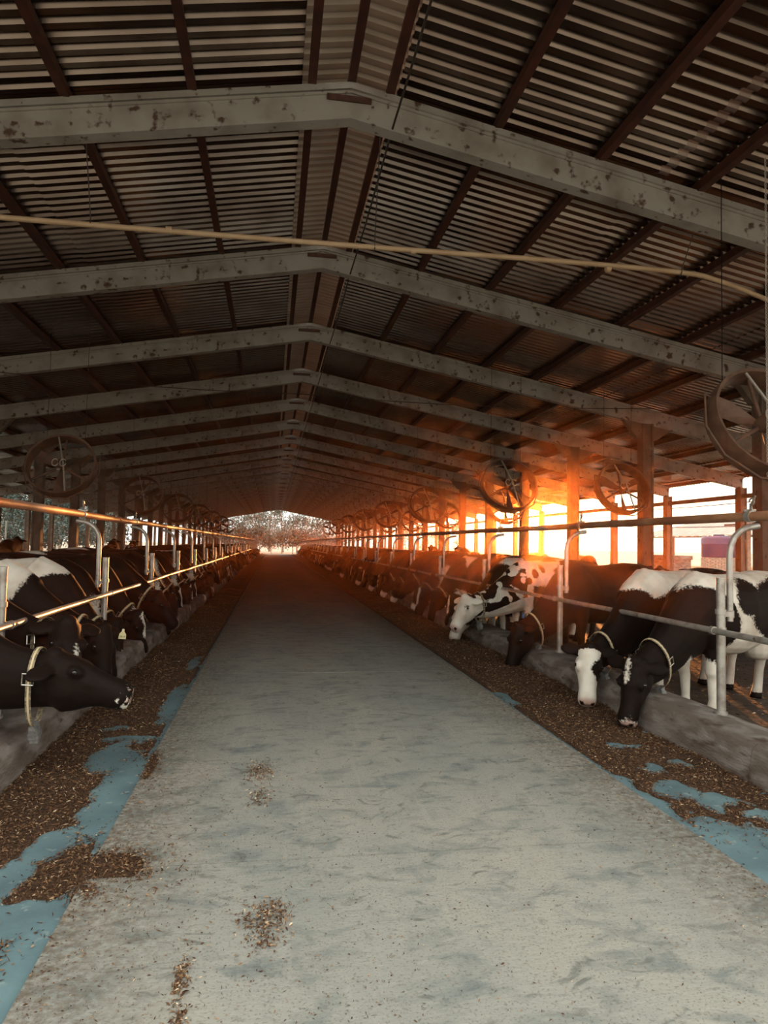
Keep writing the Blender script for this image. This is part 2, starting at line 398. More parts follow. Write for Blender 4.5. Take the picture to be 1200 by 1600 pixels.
for s in (-1, 1):
    me = sheet(RX, RX + s * .645, BAY, .29).mesh('ridge_cap', M['cap'])
    for k in range(NF - 1): link('ridge_cap', me, ceil, (0, Y0 + BAY * k, 0))
for s, xe in ((1, COR), (-1, COL_)):
    xs = [.42] + [.42 + 1.22 * i for i in range(1, 12)]
    for d in [.0] * (s > 0) + xs:
        x = RX + s * d
        if abs(x - RX) > abs(xe - RX) + .1: continue
        mb = MB(); z = rz(x) + .37
        zt = z + .12 if d else z + .16
        mb.box((x - .03, YR0, z), (x + .03, YE + .2, zt)); mb.box((x - .045, YR0, z - .004), (x + .045, YE + .2, z + .012))
        part('purlin', mb, M['purlin'], ceil)
for x in (COR + .0, COL_):                       # eave beams between the outer columns
    mb = MB(); mb.box((x - .07, YR0, 3.31), (x + .07, YE + .2, 3.44)); part('eave_beam', mb, M['column'], ceil)

# ------------------------------------------------------------------ feed barriers
def barrier(px, s, y_first, label, name='feed_barrier'):
    """s: +1 = cows stand on +x side.  Posts on the kerb, bent arms, clamps, two long rails"""
    b = tag(empty(name, (px, 0, 0)), label, 'barrier')
    post = MB(); post.tube([(0, 0, KH - .04), (0, 0, 1.42)], .036, 12); post.tube([(0, 0, 1.415), (0, 0, 1.425)], .040, 12)
    post.tube([(0, 0, 1.12), (0, 0, 1.16)], .045, 12); post.tube([(0, 0, KH - .05), (0, 0, KH + .02)], .05, 12)
    pm = post.mesh('post', M['pipe'], True)
    arm = MB(); xo = s * .085
    pts = [(xo, 0, 1.06), (xo, 0, 1.5)] + [(xo + s * .22 * (1 - math.cos(a)), 0, 1.62 + .24 * math.sin(a)) for a in [R(q) for q in (0, 20, 40, 60, 78)]]
    pts.append((pts[-1][0] + s * .1, 0, pts[-1][2] + .015))
    arm.tube(pts, .027, 10); am = arm.mesh('bent_arm', M['pipe'], True)
    br = MB(); br.box((-.02 if s > 0 else -.1, -.03, 1.10), (.1 if s > 0 else .02, .03, 1.14)); br.box((-.02 if s > 0 else -.1, -.03, 1.12), (.1 if s > 0 else .02, .03, 1.125))
    br.tube([(xo, 0, 1.09), (xo, 0, 1.15)], .034, 10)
    bm_ = br.mesh('clamp', M['pipe'])
    ux, uz = s * .30, 1.95
    cl = MB(); cl.tube([(ux, -.03, uz), (ux, .03, uz)], .052, 14)
    cl.tube([(ux, 0, uz + .04), (ux - s * .02, -.03, uz + .09), (ux - s * .03, -.10, uz + .17)], [.012, .012, .008], 7)
    lp = [(ux - s * .02, -.04 + .028 * math.cos(a), uz + .125 + .028 * math.sin(a)) for a in np.linspace(0, 5.6, 12)]; cl.tube(lp, .008, 6)
    cl.tube([(ux - s * .05, .02, uz + .05), (ux + s * .05, .0, uz + .055)], .012, 7)
    cm = cl.mesh('rail_clamp', M['pipe'], True)
    lc = MB(); lc.tube([(-s * .075, -.02, .985), (-s * .075, .02, .985)], .034, 12); lc.tube([(0, .0, .985), (-s * .075, 0, .985)], .02, 8); lc.tube([(0, 0, .96), (0, 0, 1.01)], .043, 12)
    lm = lc.mesh('rail_bracket', M['pipe'], True)
    y = y_first
    k = 0
    while y < YE:
        loc = (0, y, 0)
        link('post', pm, b, loc); link('bent_arm', am, b, loc); link('clamp', bm_, b, loc); link('rail_clamp', cm, b, (0, y + .02, 0)); link('rail_bracket', lm, b, loc)
        y += 3.225; k += 1
    ys = list(np.arange(y_first - 3.6, YE, 1.6)); q = random.Random(3)
    mb = MB(); mb.tube([(ux, yy, uz + q.uniform(-.006, .006)) for yy in ys], .042, 14); part('upper_rail', mb, M['rust'], b, True)
    mb = MB()
    for yy in np.arange(y_first - 1.2, YE, 6.45): mb.tube([(ux, yy - .06, uz), (ux, yy + .06, uz)], .046, 14)
    tag(part('rail_coupling', mb, M['rust'], b, True), kind='stuff')
    mb = MB(); mb.tube([(-s * .075, yy, .985 + q.uniform(-.006, .006)) for yy in ys], .026, 12); part('lower_rail', mb, M['pipe'], b, True)
    return b
barrier(PR, 1, 5.18, 'pipe feed barrier on the kerb under the low sun, rusty top rail in shade')
barrier(PL, -1, 5.55, 'pipe feed barrier whose top rail glows orange in the sunlight')

# ------------------------------------------------------------------ cows
EYE_ME = MB(); EYE_ME.ell((0, 0, 0), (.021, .021, .021), 12, 8); EYE_ME = EYE_ME.mesh('eye', M['eye'], True)
LH = .55
HEAD = [(-.09, -.01, .095, .105), (0, -.02, .118, .142), (.12, -.048, .128, .176), (.28, -.070, .128, .190), (.42, -.064, .110, .164), (.58, -.050, .093, .126), (.72, -.046, .086, .106), (.86, -.046, .092, .100), (.95, -.050, .090, .090), (1.015, -.052, .070, .066)]
TRUNK = [(-1.66, 1.34, 1.12, .07), (-1.60, 1.39, .98, .15), (-1.45, 1.42, .84, .22), (-1.25, 1.44, .76, .265), (-1.02, 1.45, .69, .30), (-.78, 1.425, .62, .325), (-.5, 1.41, .575, .345), (-.25, 1.41, .59, .325), (-.05, 1.43, .63, .275), (.12, 1.41, .68, .23), (.27, 1.33, .74, .185), (.38, 1.24, .82, .13)]
def catmull(P, n):
    P = [Vector(p) for p in P]; P = [P[0] * 2 - P[1]] + P + [P[-1] * 2 - P[-2]]; o = []
    for i in range(1, len(P) - 2):
        for k in range(n):
            t = k / n; a, b, c, d = P[i - 1:i + 3]
            o.append(.5 * ((2 * b) + (c - a) * t + (2 * a - 5 * b + 4 * c - d) * t * t + (3 * b - a - 3 * c + d) * t ** 3))
    o.append(P[-2].copy()); return o
class Pose:
    def __init__(s, poll, muz, mid=None, up=None, legs=True, drop=0.):
        s.poll = Vector(poll); s.dir = (Vector(muz) - s.poll).normalized()
        hint = Vector(up) if up else Vector((.9, 0, .45))
        s.up = (hint - s.dir * hint.dot(s.dir)).normalized(); s.side = s.up.cross(s.dir).normalized()
        s.mid = mid; s.legs = legs; s.drop = drop
    def head(s, t, sd, u): return s.poll + s.dir * (LH * t) + s.side * sd + s.up * u
    def hcoord(s, p):
        q = p - s.poll; return q.dot(s.dir) / LH, q.dot(s.side), q.dot(s.up)
    def neck(s):
        a = Vector((-.15, 0, 1.10 - s.drop)); e = s.poll + s.dir * .07 - s.up * .065
        mids = s.mid or [a.lerp(e, .40) + Vector((.03, 0, .03)), a.lerp(e, .75) + Vector((.0, 0, .02))]
        P = catmull([a] + [Vector(m) for m in mids] + [e], 6); n = len(P); out = []
        for i, p in enumerate(P):
            t = i / (n - 1); T = (P[min(i + 1, n - 1)] - P[max(0, i - 1)]).normalized()
            B = Vector((0, 1, 0)).lerp(s.side, t); B = (B - T * B.dot(T)).normalized(); N = T.cross(B)
            rv = min(.36 * (1 - t) ** 1.6 + .180, .40); rh = .20 * (1 - t) ** 1.3 + .108
            out.append((p, B, N, rh, rv))
        return out
def cow_raw(pose, udder=True):
    mb = MB(); n = 22; dz = pose.drop
    rings = []
    for x, zt, zb, hw in TRUNK:
        c = (zt + zb) / 2; h = (zt - zb) / 2; r = []
        for j in range(n):
            a = 2 * math.pi * j / n; ca, sa = math.cos(a), math.sin(a); e = 2 / 2.35
            wx = hw * abs(ca) ** e * (1 if ca > 0 else -1); wz = h * abs(sa) ** e * (1 if sa > 0 else -1)
            if sa > 0: wx *= 1 - .25 * sa ** 3
            r.append(Vector((x, wx, c + wz - dz)))
        rings.append(r)
    mb.loft(rings[::-1])
    rings = [[p + B * (rh * math.cos(2 * math.pi * j / 16)) + N * (rv * math.sin(2 * math.pi * j / 16)) for j in range(16)] for p, B, N, rh, rv in pose.neck()]
    mb.loft(rings)
    rings = []
    for t, c, hw, hh in HEAD:
        r = []
        for j in range(18):
            a = 2 * math.pi * j / 18; e = 2 / 2.3; ca, sa = math.cos(a), math.sin(a)
            r.append(pose.head(t, hw * abs(ca) ** e * (1 if ca > 0 else -1) * (1 - .12 * max(0, -sa)), c + hh * abs(sa) ** e * (1 if sa > 0 else -1)))
        rings.append(r)
    mb.loft(rings)
    hm = Matrix((pose.dir, pose.side, pose.up)).transposed()
    mb.ell(pose.head(.0, 0, .10), (.06, .07, .05), mtx=hm)                       # poll tuft
    mb.ell(pose.head(.30, 0, .075), (.10, .085, .04), mtx=hm)
    for q in (-1, 1):
        mb.ell(pose.head(.33, q * .102, .050), (.055, .034, .036), mtx=hm)        # brow and eye socket
        mb.ell(pose.head(.46, q * .078, -.01), (.09, .028, .04), mtx=hm)          # cheek bone
        mb.ell(pose.head(.24, q * .095, -.085), (.10, .036, .085), mtx=hm)        # jowl
        mb.ell(pose.head(.94, q * .048, -.015), (.035, .030, .034), mtx=hm)       # nostril wing
        base = pose.head(.03, q * .105, .03); dr = (pose.side * q - pose.dir * .42 - Vector((0, 0, .36))).normalized()
        wd = (pose.dir - dr * pose.dir.dot(dr)).normalized(); th = dr.cross(wd); rr = []
        for t, a, b in ((-.02, .04, .03), (.04, .062, .026), (.09, .074, .022), (.14, .062, .02), (.185, .022, .014)):
            rr.append([base + dr * t + wd * (a * math.cos(2 * math.pi * j / 12)) + th * (b * math.sin(2 * math.pi * j / 12)) for j in range(12)])
        mb.loft(rr)
        mb.ell((-1.04, q * .22, 1.37 - dz), (.10, .075, .06)); mb.ell((-1.58, q * .11, 1.30 - dz), (.07, .05, .06))
        mb.ell((.02, q * .17, 1.02 - dz), (.17, .10, .30)); mb.ell((-1.30, q * .19, 1.02 - dz), (.22, .12, .28))
        if pose.legs:
            mb.tube([(.06, q * .17, .88), (.0, q * .17, .70), (.02, q * .155, .44), (.0, q * .15, .40), (-.01, q * .15, .18), (.0, q * .15, .12), (.035, q * .15, .05), (.05, q * .15, .0)], [.13, .088, .062, .054, .043, .052, .058, .066], 12)
            mb.tube([(-1.26, q * .19, .95), (-1.16, q * .19, .76), (-1.34, q * .17, .58), (-1.45, q * .16, .48), (-1.41, q * .16, .32), (-1.38, q * .16, .15), (-1.35, q * .16, .06), (-1.33, q * .16, .0)], [.20, .14, .075, .062, .048, .050, .058, .066], 12)
        else:
            mb.tube([(.05, q * .20, .35), (.25, q * .24, .14), (.02, q * .28, .07), (-.14, q * .28, .05)], [.12, .075, .05, .05], 10)
            mb.tube([(-1.25, q * .26, .40), (-.95, q * .40, .16), (-1.30, q * .42, .08), (-1.0, q * .46, .05)], [.2, .12, .06, .05], 10)
    mb.ell((.30, 0, .80 - dz), (.13, .09, .15))                                  # brisket
    if udder and pose.legs: mb.ell((-1.12, 0, .62), (.24, .16, .16))
    mb.tube([(-1.60, 0, 1.38 - dz), (-1.70, 0, 1.30 - dz), (-1.74, .02, 1.05 - dz), (-1.73, .03, .8 - dz * .8), (-1.72, .03, .6 - dz * .6)], [.05, .035, .028, .024, .024], 8)
    mb.ell((-1.72, .03, max(.52 - dz * .6, .08)), (.05, .045, .14 if pose.legs else .06))
    return mb

RAW = []   # (key, object) evaluated together
MESH = {}
def queue(key, pose, vox, coat):
    me = cow_raw(pose).mesh('cow_raw'); o = bpy.data.objects.new('cow_raw', me); COL.objects.link(o)
    md = o.modifiers.new('r', 'REMESH'); md.mode = 'VOXEL'; md.voxel_size = vox; md.use_smooth_shade = True
    sm = o.modifiers.new('s', 'SMOOTH'); sm.factor = .5; sm.iterations = 4 if vox < .02 else 2
    RAW.append((key, o, pose, coat))
def sn(p, s, k): return noise.noise(Vector((p.x * s + k, p.y * s - k * 1.7, p.z * s + k * .6)))
def blob(p, c, r):
    q = ((p.x - c[0]) / r[0]) ** 2 + ((p.y - c[1]) / r[1]) ** 2 + ((p.z - c[2]) / r[2]) ** 2
    return (1 - math.sqrt(q)) * min(r) 
def patches(base, white, black, head, wob=.07, seed=0., wf=2.6):
    """coat: signed field, >0 white.  white / black: blobs in body space; head(t, side, up) -> value or None"""
    def f(p, pose):
        t, sd, u = pose.hcoord(p)
        if t > -.12 and abs(sd) < .34 and abs(u) < .22 and t < 1.2:
            v = head(t, sd, u, p)
            if v is not None: return v + .02 * sn(p, 12, seed)
        q = p + Vector((sn(p, wf, seed), sn(p, wf, seed + 9), sn(p, wf, seed + 21))) * wob
        q = q + Vector((sn(p, 9, seed), sn(p, 9, seed + 9), sn(p, 9, seed + 21))) * wob * .25
        v = base
        for b in white: v = max(v, blob(q, *b))
        for b in black: v = min(v, -blob(q, *b))
        return v
    return f
def hblack(t, s, u, p): return -.3
def hwhite(t, s, u, p): return .3
def hblaze(w, t0=.05, t1=.6):
    def f(t, s, u, p):
        if u < 0: return -.2
        return w - abs(s + .01 * math.sin(t * 14)) - max(0, t0 - t) * .4 - max(0, t - t1) * .4
    return f
def hnose(t0):
    def f(t, s, u, p): return (t - t0) * .4
    return f
Y_ = 9.
LEGW = [((.02, 0, .12), (.3, Y_, .36)), ((-1.36, 0, .12), (.3, Y_, .36))]
BELLY = [((-.6, 0, .52), (.55, Y_, .13))]
def generic(seed, bias, head):
    def f(p, pose):
        t, sd, u = pose.hcoord(p)
        if t > -.1 and abs(sd) < .34 and abs(u) < .22 and t < 1.2:
            return head(t, sd, u, p) + .02 * sn(p, 10, seed)
        v = sn(p, 1.5, seed) * .35 + sn(p, 4, seed) * .06 + bias
        if pose.legs: v = max(v, (.33 - p.z) * .4 + sn(p, 6, seed) * .05)
        return v
    return f
ALL = ((-.4, 0, 1.), (3, Y_, 3))
# poses; local x forward, y to the cow's own flank, z up
GM = [(.18, 0, .92), (.47, 0, .67)]
P_graze = Pose((.72, 0, .61), (.93, 0, .07), mid=GM)
P_graze2 = Pose((.76, .08, .60), (.97, .18, .07), mid=[(.18, 0, .92), (.49, .03, .66)], up=(.9, .2, .45))
P_graze3 = Pose((.75, -.10, .62), (.94, -.26, .09), mid=[(.18, 0, .92), (.49, -.04, .67)], up=(.85, -.3, .45))
P_mid = Pose((.84, .0, .78), (1.20, .02, .38), mid=[(.22, 0, .98), (.56, 0, .84)], up=(.5, 0, .9))
P_lie = Pose((.62, .1, 1.05), (1.02, .22, .86), up=(.3, .1, 1), legs=False, drop=.56)
P_stand = Pose((.62, .05, 1.55), (1.05, .12, 1.32), up=(.3, .05, 1))
# near cows, barrier under the sun
P_reach = Pose((.95, 0, .58), (1.18, .0, .07), mid=[(.18, 0, .92), (.55, 0, .66)])
P_r1 = Pose((.98, .02, .58), (1.20, .05, .06), mid=[(.18, 0, .92), (.57, .0, .66)], up=(.85, .25, .45))
P_r2 = Pose((.98, .02, .60), (1.20, .18, .10), mid=[(.18, 0, .92), (.57, .0, .67)], up=(.62, .62, .42))
P_r4 = Pose((1.13, .0, .78), (1.50, .12, .37), mid=[(.20, 0, .92), (.70, .0, .74)], up=(.45, .1, .9))
P_l1 = Pose((1.02, -.05, .78), (1.56, -.05, .62), mid=[(.20, 0, .92), (.66, -.03, .74)], up=(.2, -.05, 1))
P_l3 = Pose((.95, -.02, .74), (1.11, -.22, .24), mid=[(.18, 0, .92), (.58, 0, .74)], up=(.8, -.4, .45))
P_l2 = Pose((1.0, -.22, .92), (1.16, -.58, .54), mid=[(.20, -.02, .93), (.68, -.10, .78)], up=(.40, -.55, .75))
def r2head(t, s, u, p):
    # white face, black round the cheek and eye on the flank side
    v = .07 + .0 * t
    q = math.hypot((t - .30) * .55 / 1.0, 0)
    patch = s - .018 - .8 * abs(t - .38) ** 1.5
    if s > 0: v = min(v, -patch * 1.2)
    if t < .04 or (t < .16 and abs(s) > .11): v = -.1
    return v
def r1head(t, s, u, p):
    v = -.2
    if u > .0: v = max(v, .020 - abs(s + .035) - max(0, t - .30) * .25 - max(0, -.02 - t) * .5)
    v = max(v, (t - .95) * .35 - abs(s - .05) * .35 + .012)
    return v
def r4head(t, s, u, p):
    v = .12
    if t < .12: v = .12 + 1.2 * sn(p, 11, 4.) * .12 - .02
    v = min(v, math.hypot((t - .30) * LH, abs(s) - .10, u - .05) - .035)
    return v
def r4coat(p, pose):
    t, sd, u = pose.hcoord(p)
    if t > -.1 and abs(sd) < .34 and abs(u) < .22 and t < 1.2: return r4head(t, sd, u, p)
    v = .25
    if p.x > .12: v = sn(p, 7.5, 3.3) * .30 + (.05 if p.z > 1.18 else -.045)
    if p.x > .12 and p.z < .78 - .35 * (p.x - .3): v = max(v, .05)
    for c, r in (((-.02, 0, 1.22), (.055, Y_, .075)), ((-.2, 0, 1.30), (.05, Y_, .07)), ((.1, 0, 1.10), (.06, Y_, .06))):
        v = min(v, -blob(p, c, r) * 2)
    q = sn(p, 3, 8.) * .05
    v = min(v, (p.x + .42 + q) * 1. + max(0, p.z - 1.28) * 2.5) if p.z < 1.5 else v
    v = min(v, max(p.x - .02 + q, (p.z - 1.02) * 1.) if p.x < .10 else v)
    return v
R1 = patches(.2, [], [((.17, 0, .93), (.40, Y_, .36)), ((.75, 0, .8), (.42, Y_, .7)), ((-.42, 0, 1.20), (.20, Y_, .16)), ((-1.05, 0, 1.04), (.62, Y_, .33)), ((-1.6, 0, 1.2), (.4, Y_, .4))], r1head, wob=.05, seed=2.)
R2 = patches(-.2, [((-.15, 0, 1.46), (.62, Y_, .25)), ((.2, 0, 1.32), (.25, Y_, .20))] + LEGW, [((.42, 0, 1.08), (.24, Y_, .13))], r2head, wob=.05, seed=5.)
black_all = patches(-.3, [], [], hblack)
L1 = patches(-.3, [], [], lambda t, s, u, p: max(-.2, (t - .965) * .5 + .09 * sn(p, 30, 2.) - .022))
L2 = patches(-.3, [], [], lambda t, s, u, p: -.2 if u < .02 else .017 - abs(s - .055 + .03 * t) - max(0, t - .72) * .3 - max(0, .45 - t) * .3)
L3 = patches(-.3, [((.10, -.2, 1.32), (.20, .6, .26)), ((-.85, -.2, 1.47), (.34, .6, .07))] + LEGW, [], hblack, seed=3.)
L4 = patches(-.3, [((.05, 0, 1.42), (.40, Y_, .22)), ((-1.2, 0, 1.5), (.3, Y_, .1))] + LEGW, [], hblack, seed=6.)
SPEC = {
    'r1': (P_r1, .014, R1), 'r2': (P_r2, .014, R2), 'r3': (P_reach, .018, black_all), 'r4': (P_r4, .014, r4coat),
    'r5': (P_reach, .018, patches(-.2, [((-.2, 0, 1.46), (.5, Y_, .2)), ((-1.3, 0, 1.4), (.3, Y_, .3))] + LEGW, [], lambda t, s, u, p: (t - .28) * .3 - max(0, s) * .6 + .02, seed=11.)),
    'r6': (P_graze, .018, patches(-.2, [((-.35, 0, 1.45), (.45, Y_, .2)), ((.05, 0, 1.30), (.1, Y_, .2))] + LEGW, [], lambda t, s, u, p: .05 - abs(s + .07) - max(0, .35 - t) * .5, seed=13.)),
    'l1': (P_l1, .012, L1), 'l2': (P_l2, .014, L2), 'l3': (P_l3, .018, L3), 'l4': (P_graze3, .018, L4),
    'g0': (P_graze, .026, generic(1.3, -.10, hblaze(.03))), 'g1': (P_graze2, .026, generic(7.1, -.04, hblack)), 'g2': (P_graze3, .026, generic(12.7, -.13, hnose(.7))),
    'g3': (P_graze, .026, generic(23.9, -.08, hblaze(.05))), 'g4': (P_mid, .026, generic(31.3, -.12, hblack)), 'g5': (P_graze3, .026, generic(44.3, -.0, hblaze(.02, .2, .5))),
    'lie0': (P_lie, .028, generic(3.7, -.08, hblaze(.03))), 'lie1': (P_lie, .028, generic(17.7, -.03, hblack)), 's0': (P_stand, .028, generic(52.1, .05, hblaze(.03))), 's1': (P_stand, .028, generic(61.7, -.16, hblaze(.03))),
}
for k, (po, vx, co) in SPEC.items(): queue(k, po, vx, co)
dg = bpy.context.evaluated_depsgraph_get(); dg.update()
for key, o, pose, coat in RAW:
    me = bpy.data.meshes.new_from_object(o.evaluated_get(dg)); me.name = 'cow_body'
    n = len(me.vertices); co = np.empty(n * 3, np.float32); me.vertices.foreach_get('co', co); co = co.reshape(-1, 3)
    a = np.empty(n, np.float32); pk = np.zeros(n, np.float32)
    for i in range(n):
        p = Vector(co[i].tolist()); v = coat(p, pose)
        t, sd, u = pose.hcoord(p)
        if .80 < t < 1.2 and abs(sd) < .15 and abs(u) < .2:
            nd = math.hypot((t - .99) * LH, abs(sd) - .050, u + .010)
            if nd < .024: v = -.2
            elif t > .9 and u > -.075 and v > 0: pk[i] = min(1, (t - .9) * 14) * .8
        if p.z < .075 and pose.legs and p.x < .3: v = -.2          # hooves
        a[i] = max(-.4, min(.4, v))
    at = me.attributes.new('coat', 'FLOAT', 'POINT'); at.data.foreach_set('value', a)
    at = me.attributes.new('pink', 'FLOAT', 'POINT'); at.data.foreach_set('value', pk)
    me.materials.clear(); me.materials.append(M['coat']); me.shade_smooth()
    MESH[key] = me
for _, o, _, _ in RAW: 
    m_ = o.data; bpy.data.objects.remove(o); bpy.data.meshes.remove(m_)

def strip_ring(c, B, N, T, rb, rn, w, th, n=28, sag=0.):
    mb = MB(); rings = []
    for j in range(n):
        a = 2 * math.pi * j / n; d = B * (rb * math.cos(a)) + N * (rn * math.sin(a)); e = (B * (math.cos(a) / rb) + N * (math.sin(a) / rn)).normalized()
        p = c + d + Vector((0, 0, -sag * max(0, -(B * math.cos(a) + N * math.sin(a)).z)))
        rings.append([p - T * w, p + T * w, p + T * w + e * th, p - T * w + e * th])
    rings.append(rings[0]); mb.loft(rings, False); return mb
def add_collar(cow, pose, at=.86, sag=.05, stripe=True, weight=True, clip=None):
    nk = pose.neck(); i = min(len(nk) - 2, int(at * (len(nk) - 1))); p, B, N, rh, rv = nk[i]
    T = N.cross(B).normalized() * -1; T = (nk[i + 1][0] - nk[i - 1][0]).normalized()
    rb, rn = rh * 1.06 + .012, rv * 1.04 + .012
    col = part('collar', strip_ring(p, B, N, T, rb, rn, .018, .004, sag=sag), M['collar'], cow, True)
    if stripe: part('collar_stripe', strip_ring(p, B, N, T, rb + .004, rn + .004, .006, .002, sag=sag), M['stripe'], col, True)
    # lowest point of the ring
    best = min((( p + B * (rb * math.cos(a)) + N * (rn * math.sin(a)) + Vector((0, 0, -sag * max(0, -(B * math.cos(a) + N * math.sin(a)).z)))) for a in np.linspace(0, 6.28, 60)), key=lambda v: v.z)
    if weight:
        mb = MB(); mt = Matrix.Translation(best) @ Matrix.Rotation(.3, 4, 'X')
        mb.box((-.026, -.03, -.115), (.026, .03, -.01), mt); mb.box((-.032, -.036, -.085), (.032, .036, -.045), mt); mb.box((-.02, -.04, -.02), (.02, .04, .012), mt)
        part('collar_weight', mb, M['weight'], col)
    for sg in (1, -1):
        a = 0.15 if sg > 0 else math.pi - .15
        c = p + B * ((rb + .01) * math.cos(a)) + N * ((rn + .01) * math.sin(a)); e = B * sg
        u_ = (N - e * N.dot(e)).normalized(); mb = MB()
        q = [c + T * (x * .036) + u_ * (z * .036) + e * .008 for x, z in ((-1, -1), (1, -1), (1, 1), (-1, 1))]
        mb.tube(q + [q[0]], .005, 6); part('buckle', mb, M['buckle'], col, True)
    if clip is not None:
        a = clip; c = p + B * ((rb + .02) * math.cos(a)) + N * ((rn + .02) * math.sin(a)); mb = MB()
        mb.ell(c, (.028, .028, .036), 10, 6); part('collar_clip', mb, M['bluetag'], col)
def add_eyes(cow, pose):
    for q in (-1, 1):
        o = link('eye', EYE_ME, cow, pose.head(.335, q * .122, .052))
def cow(key, x, y, head_deg, label, group, full=True, collar=None, name='cow', z=0., scale=1.):
    pose = SPEC[key][0]
    if full:
        c = empty(name, (x, y, z), R(head_deg)); link('body', MESH[key], c); add_eyes(c, pose)
        if collar is not None: add_collar(c, pose, **collar)
    else:
        c = link(name, MESH[key], None, (x, y, z), (0, 0, R(head_deg)))
    c.scale = (scale,) * 3
    return tag(c, label, 'cow', group)
GR, GL = 'cows feeding along the barrier under the sun', 'cows feeding along the orange-lit barrier'
r1 = cow('r1', 4.26, 6.25, 203, 'black-headed cow with white shoulder band feeding beside the nearest post under the sun', GR, collar=dict(at=.80, sag=.05))
cow('r2', 4.13, 6.98, 204, 'white-faced cow with one black cheek nosing feed behind the black-headed cow', GR, collar=dict(at=.84))
cow('r3', 4.18, 8.95, 201, 'all-black cow with tan collar, head down between kerb posts under the sun', GR, collar=dict(at=.84, clip=2.4))
cow('r4', 4.14, 10.75, 199, 'white cow with black-speckled neck and white face raised over the kerb', GR, collar=dict(at=.88, stripe=False))
cow('r5', 4.12, 11.45, 198, 'cow with white lower face reaching down just beyond the speckled-neck cow', GR, collar=dict(at=.84))
cow('r6', 4.18, 14.2, 194, 'cow with white back and white side of the face at the sunny barrier', GR, collar=dict(at=.84))
cow('l1', -2.46, 4.95, -2, 'big black cow in profile stretching its neck over the nearest kerb end', GL, collar=dict(at=.90, sag=.10))
cow('l2', -2.62, 6.0, 0, 'black cow facing the camera above the big black profile head', GL, collar=dict(at=.84, stripe=False))
cow('l3', -2.62, 7.15, -4, 'black cow with white shoulder patch and a pale yellow ear tag', GL, collar=dict(at=.84))
cow('l4', -2.6, 8.15, -3, 'black cow with broad white withers, second beyond the tagged cow', GL, collar=dict(at=.84, clip=.4))
# yellow ear tag with its number
def ear_tag(cowobj, pose, side, text):
    base = pose.head(.03, side * .105, .03); dr = (pose.side * side - pose.dir * .42 - Vector((0, 0, .36))).normalized()
    c = base + dr * .15 + Vector((.06, -.07, .0))
    mb = MB(); w_, h_ = .036, .05
    poly = [(-w_, 0, -h_), (w_, 0, -h_), (w_ * .9, 0, 0), (w_ * .35, 0, h_ * .5), (w_ * .3, 0, h_), (-w_ * .3, 0, h_), (-w_ * .35, 0, h_ * .5), (-w_ * .9, 0, 0)]
    mb.prism(poly, (0, -.0015, 0), (0, .0015, 0))
    o = part('ear_tag', mb, M['tag'], cowobj); return o, c
t3 = [o for o in COL.objects if o.get('label', '').startswith('black cow with white shoulder patch')][0]
o, c = ear_tag(t3, P_l3, 1, '2919'); o.location = c; o.rotation_euler = (0, R(6), R(10))
cu = bpy.data.curves.new('tag_number', 'FONT'); cu.body = '2919'; cu.size = .026; cu.align_x = 'CENTER'; cu.extrude = .0006; cu.materials.append(M['ink'])
tx = bpy.data.objects.new('t', cu); COL.objects.link(tx); dg2 = bpy.context.evaluated_depsgraph_get(); txm = bpy.data.meshes.new_from_object(tx.evaluated_get(dg2)); bpy.data.objects.remove(tx)
tn = link('tag_number', txm, o, (0, -.0024, -.036), (R(90), 0, 0))

# the rest of the two rows
keysR = ['g1', 'g0', 'g3', 'g2', 'g5', 'g0', 'g1', 'g4', 'g3', 'g2']
yr = [12.3, 13.2, 15.1, 16.0]; y = 17.0
while y < 90: yr.append(y); y += rng.uniform(.88, 1.05) if y < 45 else rng.uniform(1.2, 1.5)
DESC = {'g0': 'black with small white patches', 'g1': 'patchy with black head', 'g2': 'mostly black, white nose', 'g3': 'patched with broad blaze', 'g4': 'black, head half raised', 'g5': 'evenly patched'}
def row(ys, x, deg, grp, where, keys, q, hero):
    for i, y in enumerate(ys):
        k = q.choice(keys) if i > 3 else keys[i % len(keys)]
        near = y < 24
        rank = i + sum(1 for h in hero if h < y)
        lab = f'{ORD[rank]} cow from the camera {where}, {DESC[k]}' if rank < 25 else f'small distant cow {where}, beyond the first twenty-five'
        cow(k, x + q.uniform(-.1, .08), y, deg + q.uniform(-8, 8), lab, grp if rank < 25 else 'distant ' + grp, full=y < 26, collar=dict(at=.84) if y < 20 else None, scale=q.uniform(.96, 1.04))
row(yr, 4.22, 195, GR, 'along the sunny barrier', keysR, random.Random(5), (6.2, 7, 9, 10.7, 11.4, 14.2))
yl = [9.1, 10.0, 10.9, 11.8]; y = 12.7
while y < 90: yl.append(y); y += rng.uniform(.85, 1.0) if y < 45 else rng.uniform(1.2, 1.5)
row(yl, -2.62, -8, GL, 'along the orange-lit barrier', ['g2', 'g0', 'g4', 'g1', 'g3', 'g2', 'g0'], random.Random(9), (4.9, 6, 7.1, 8.1))

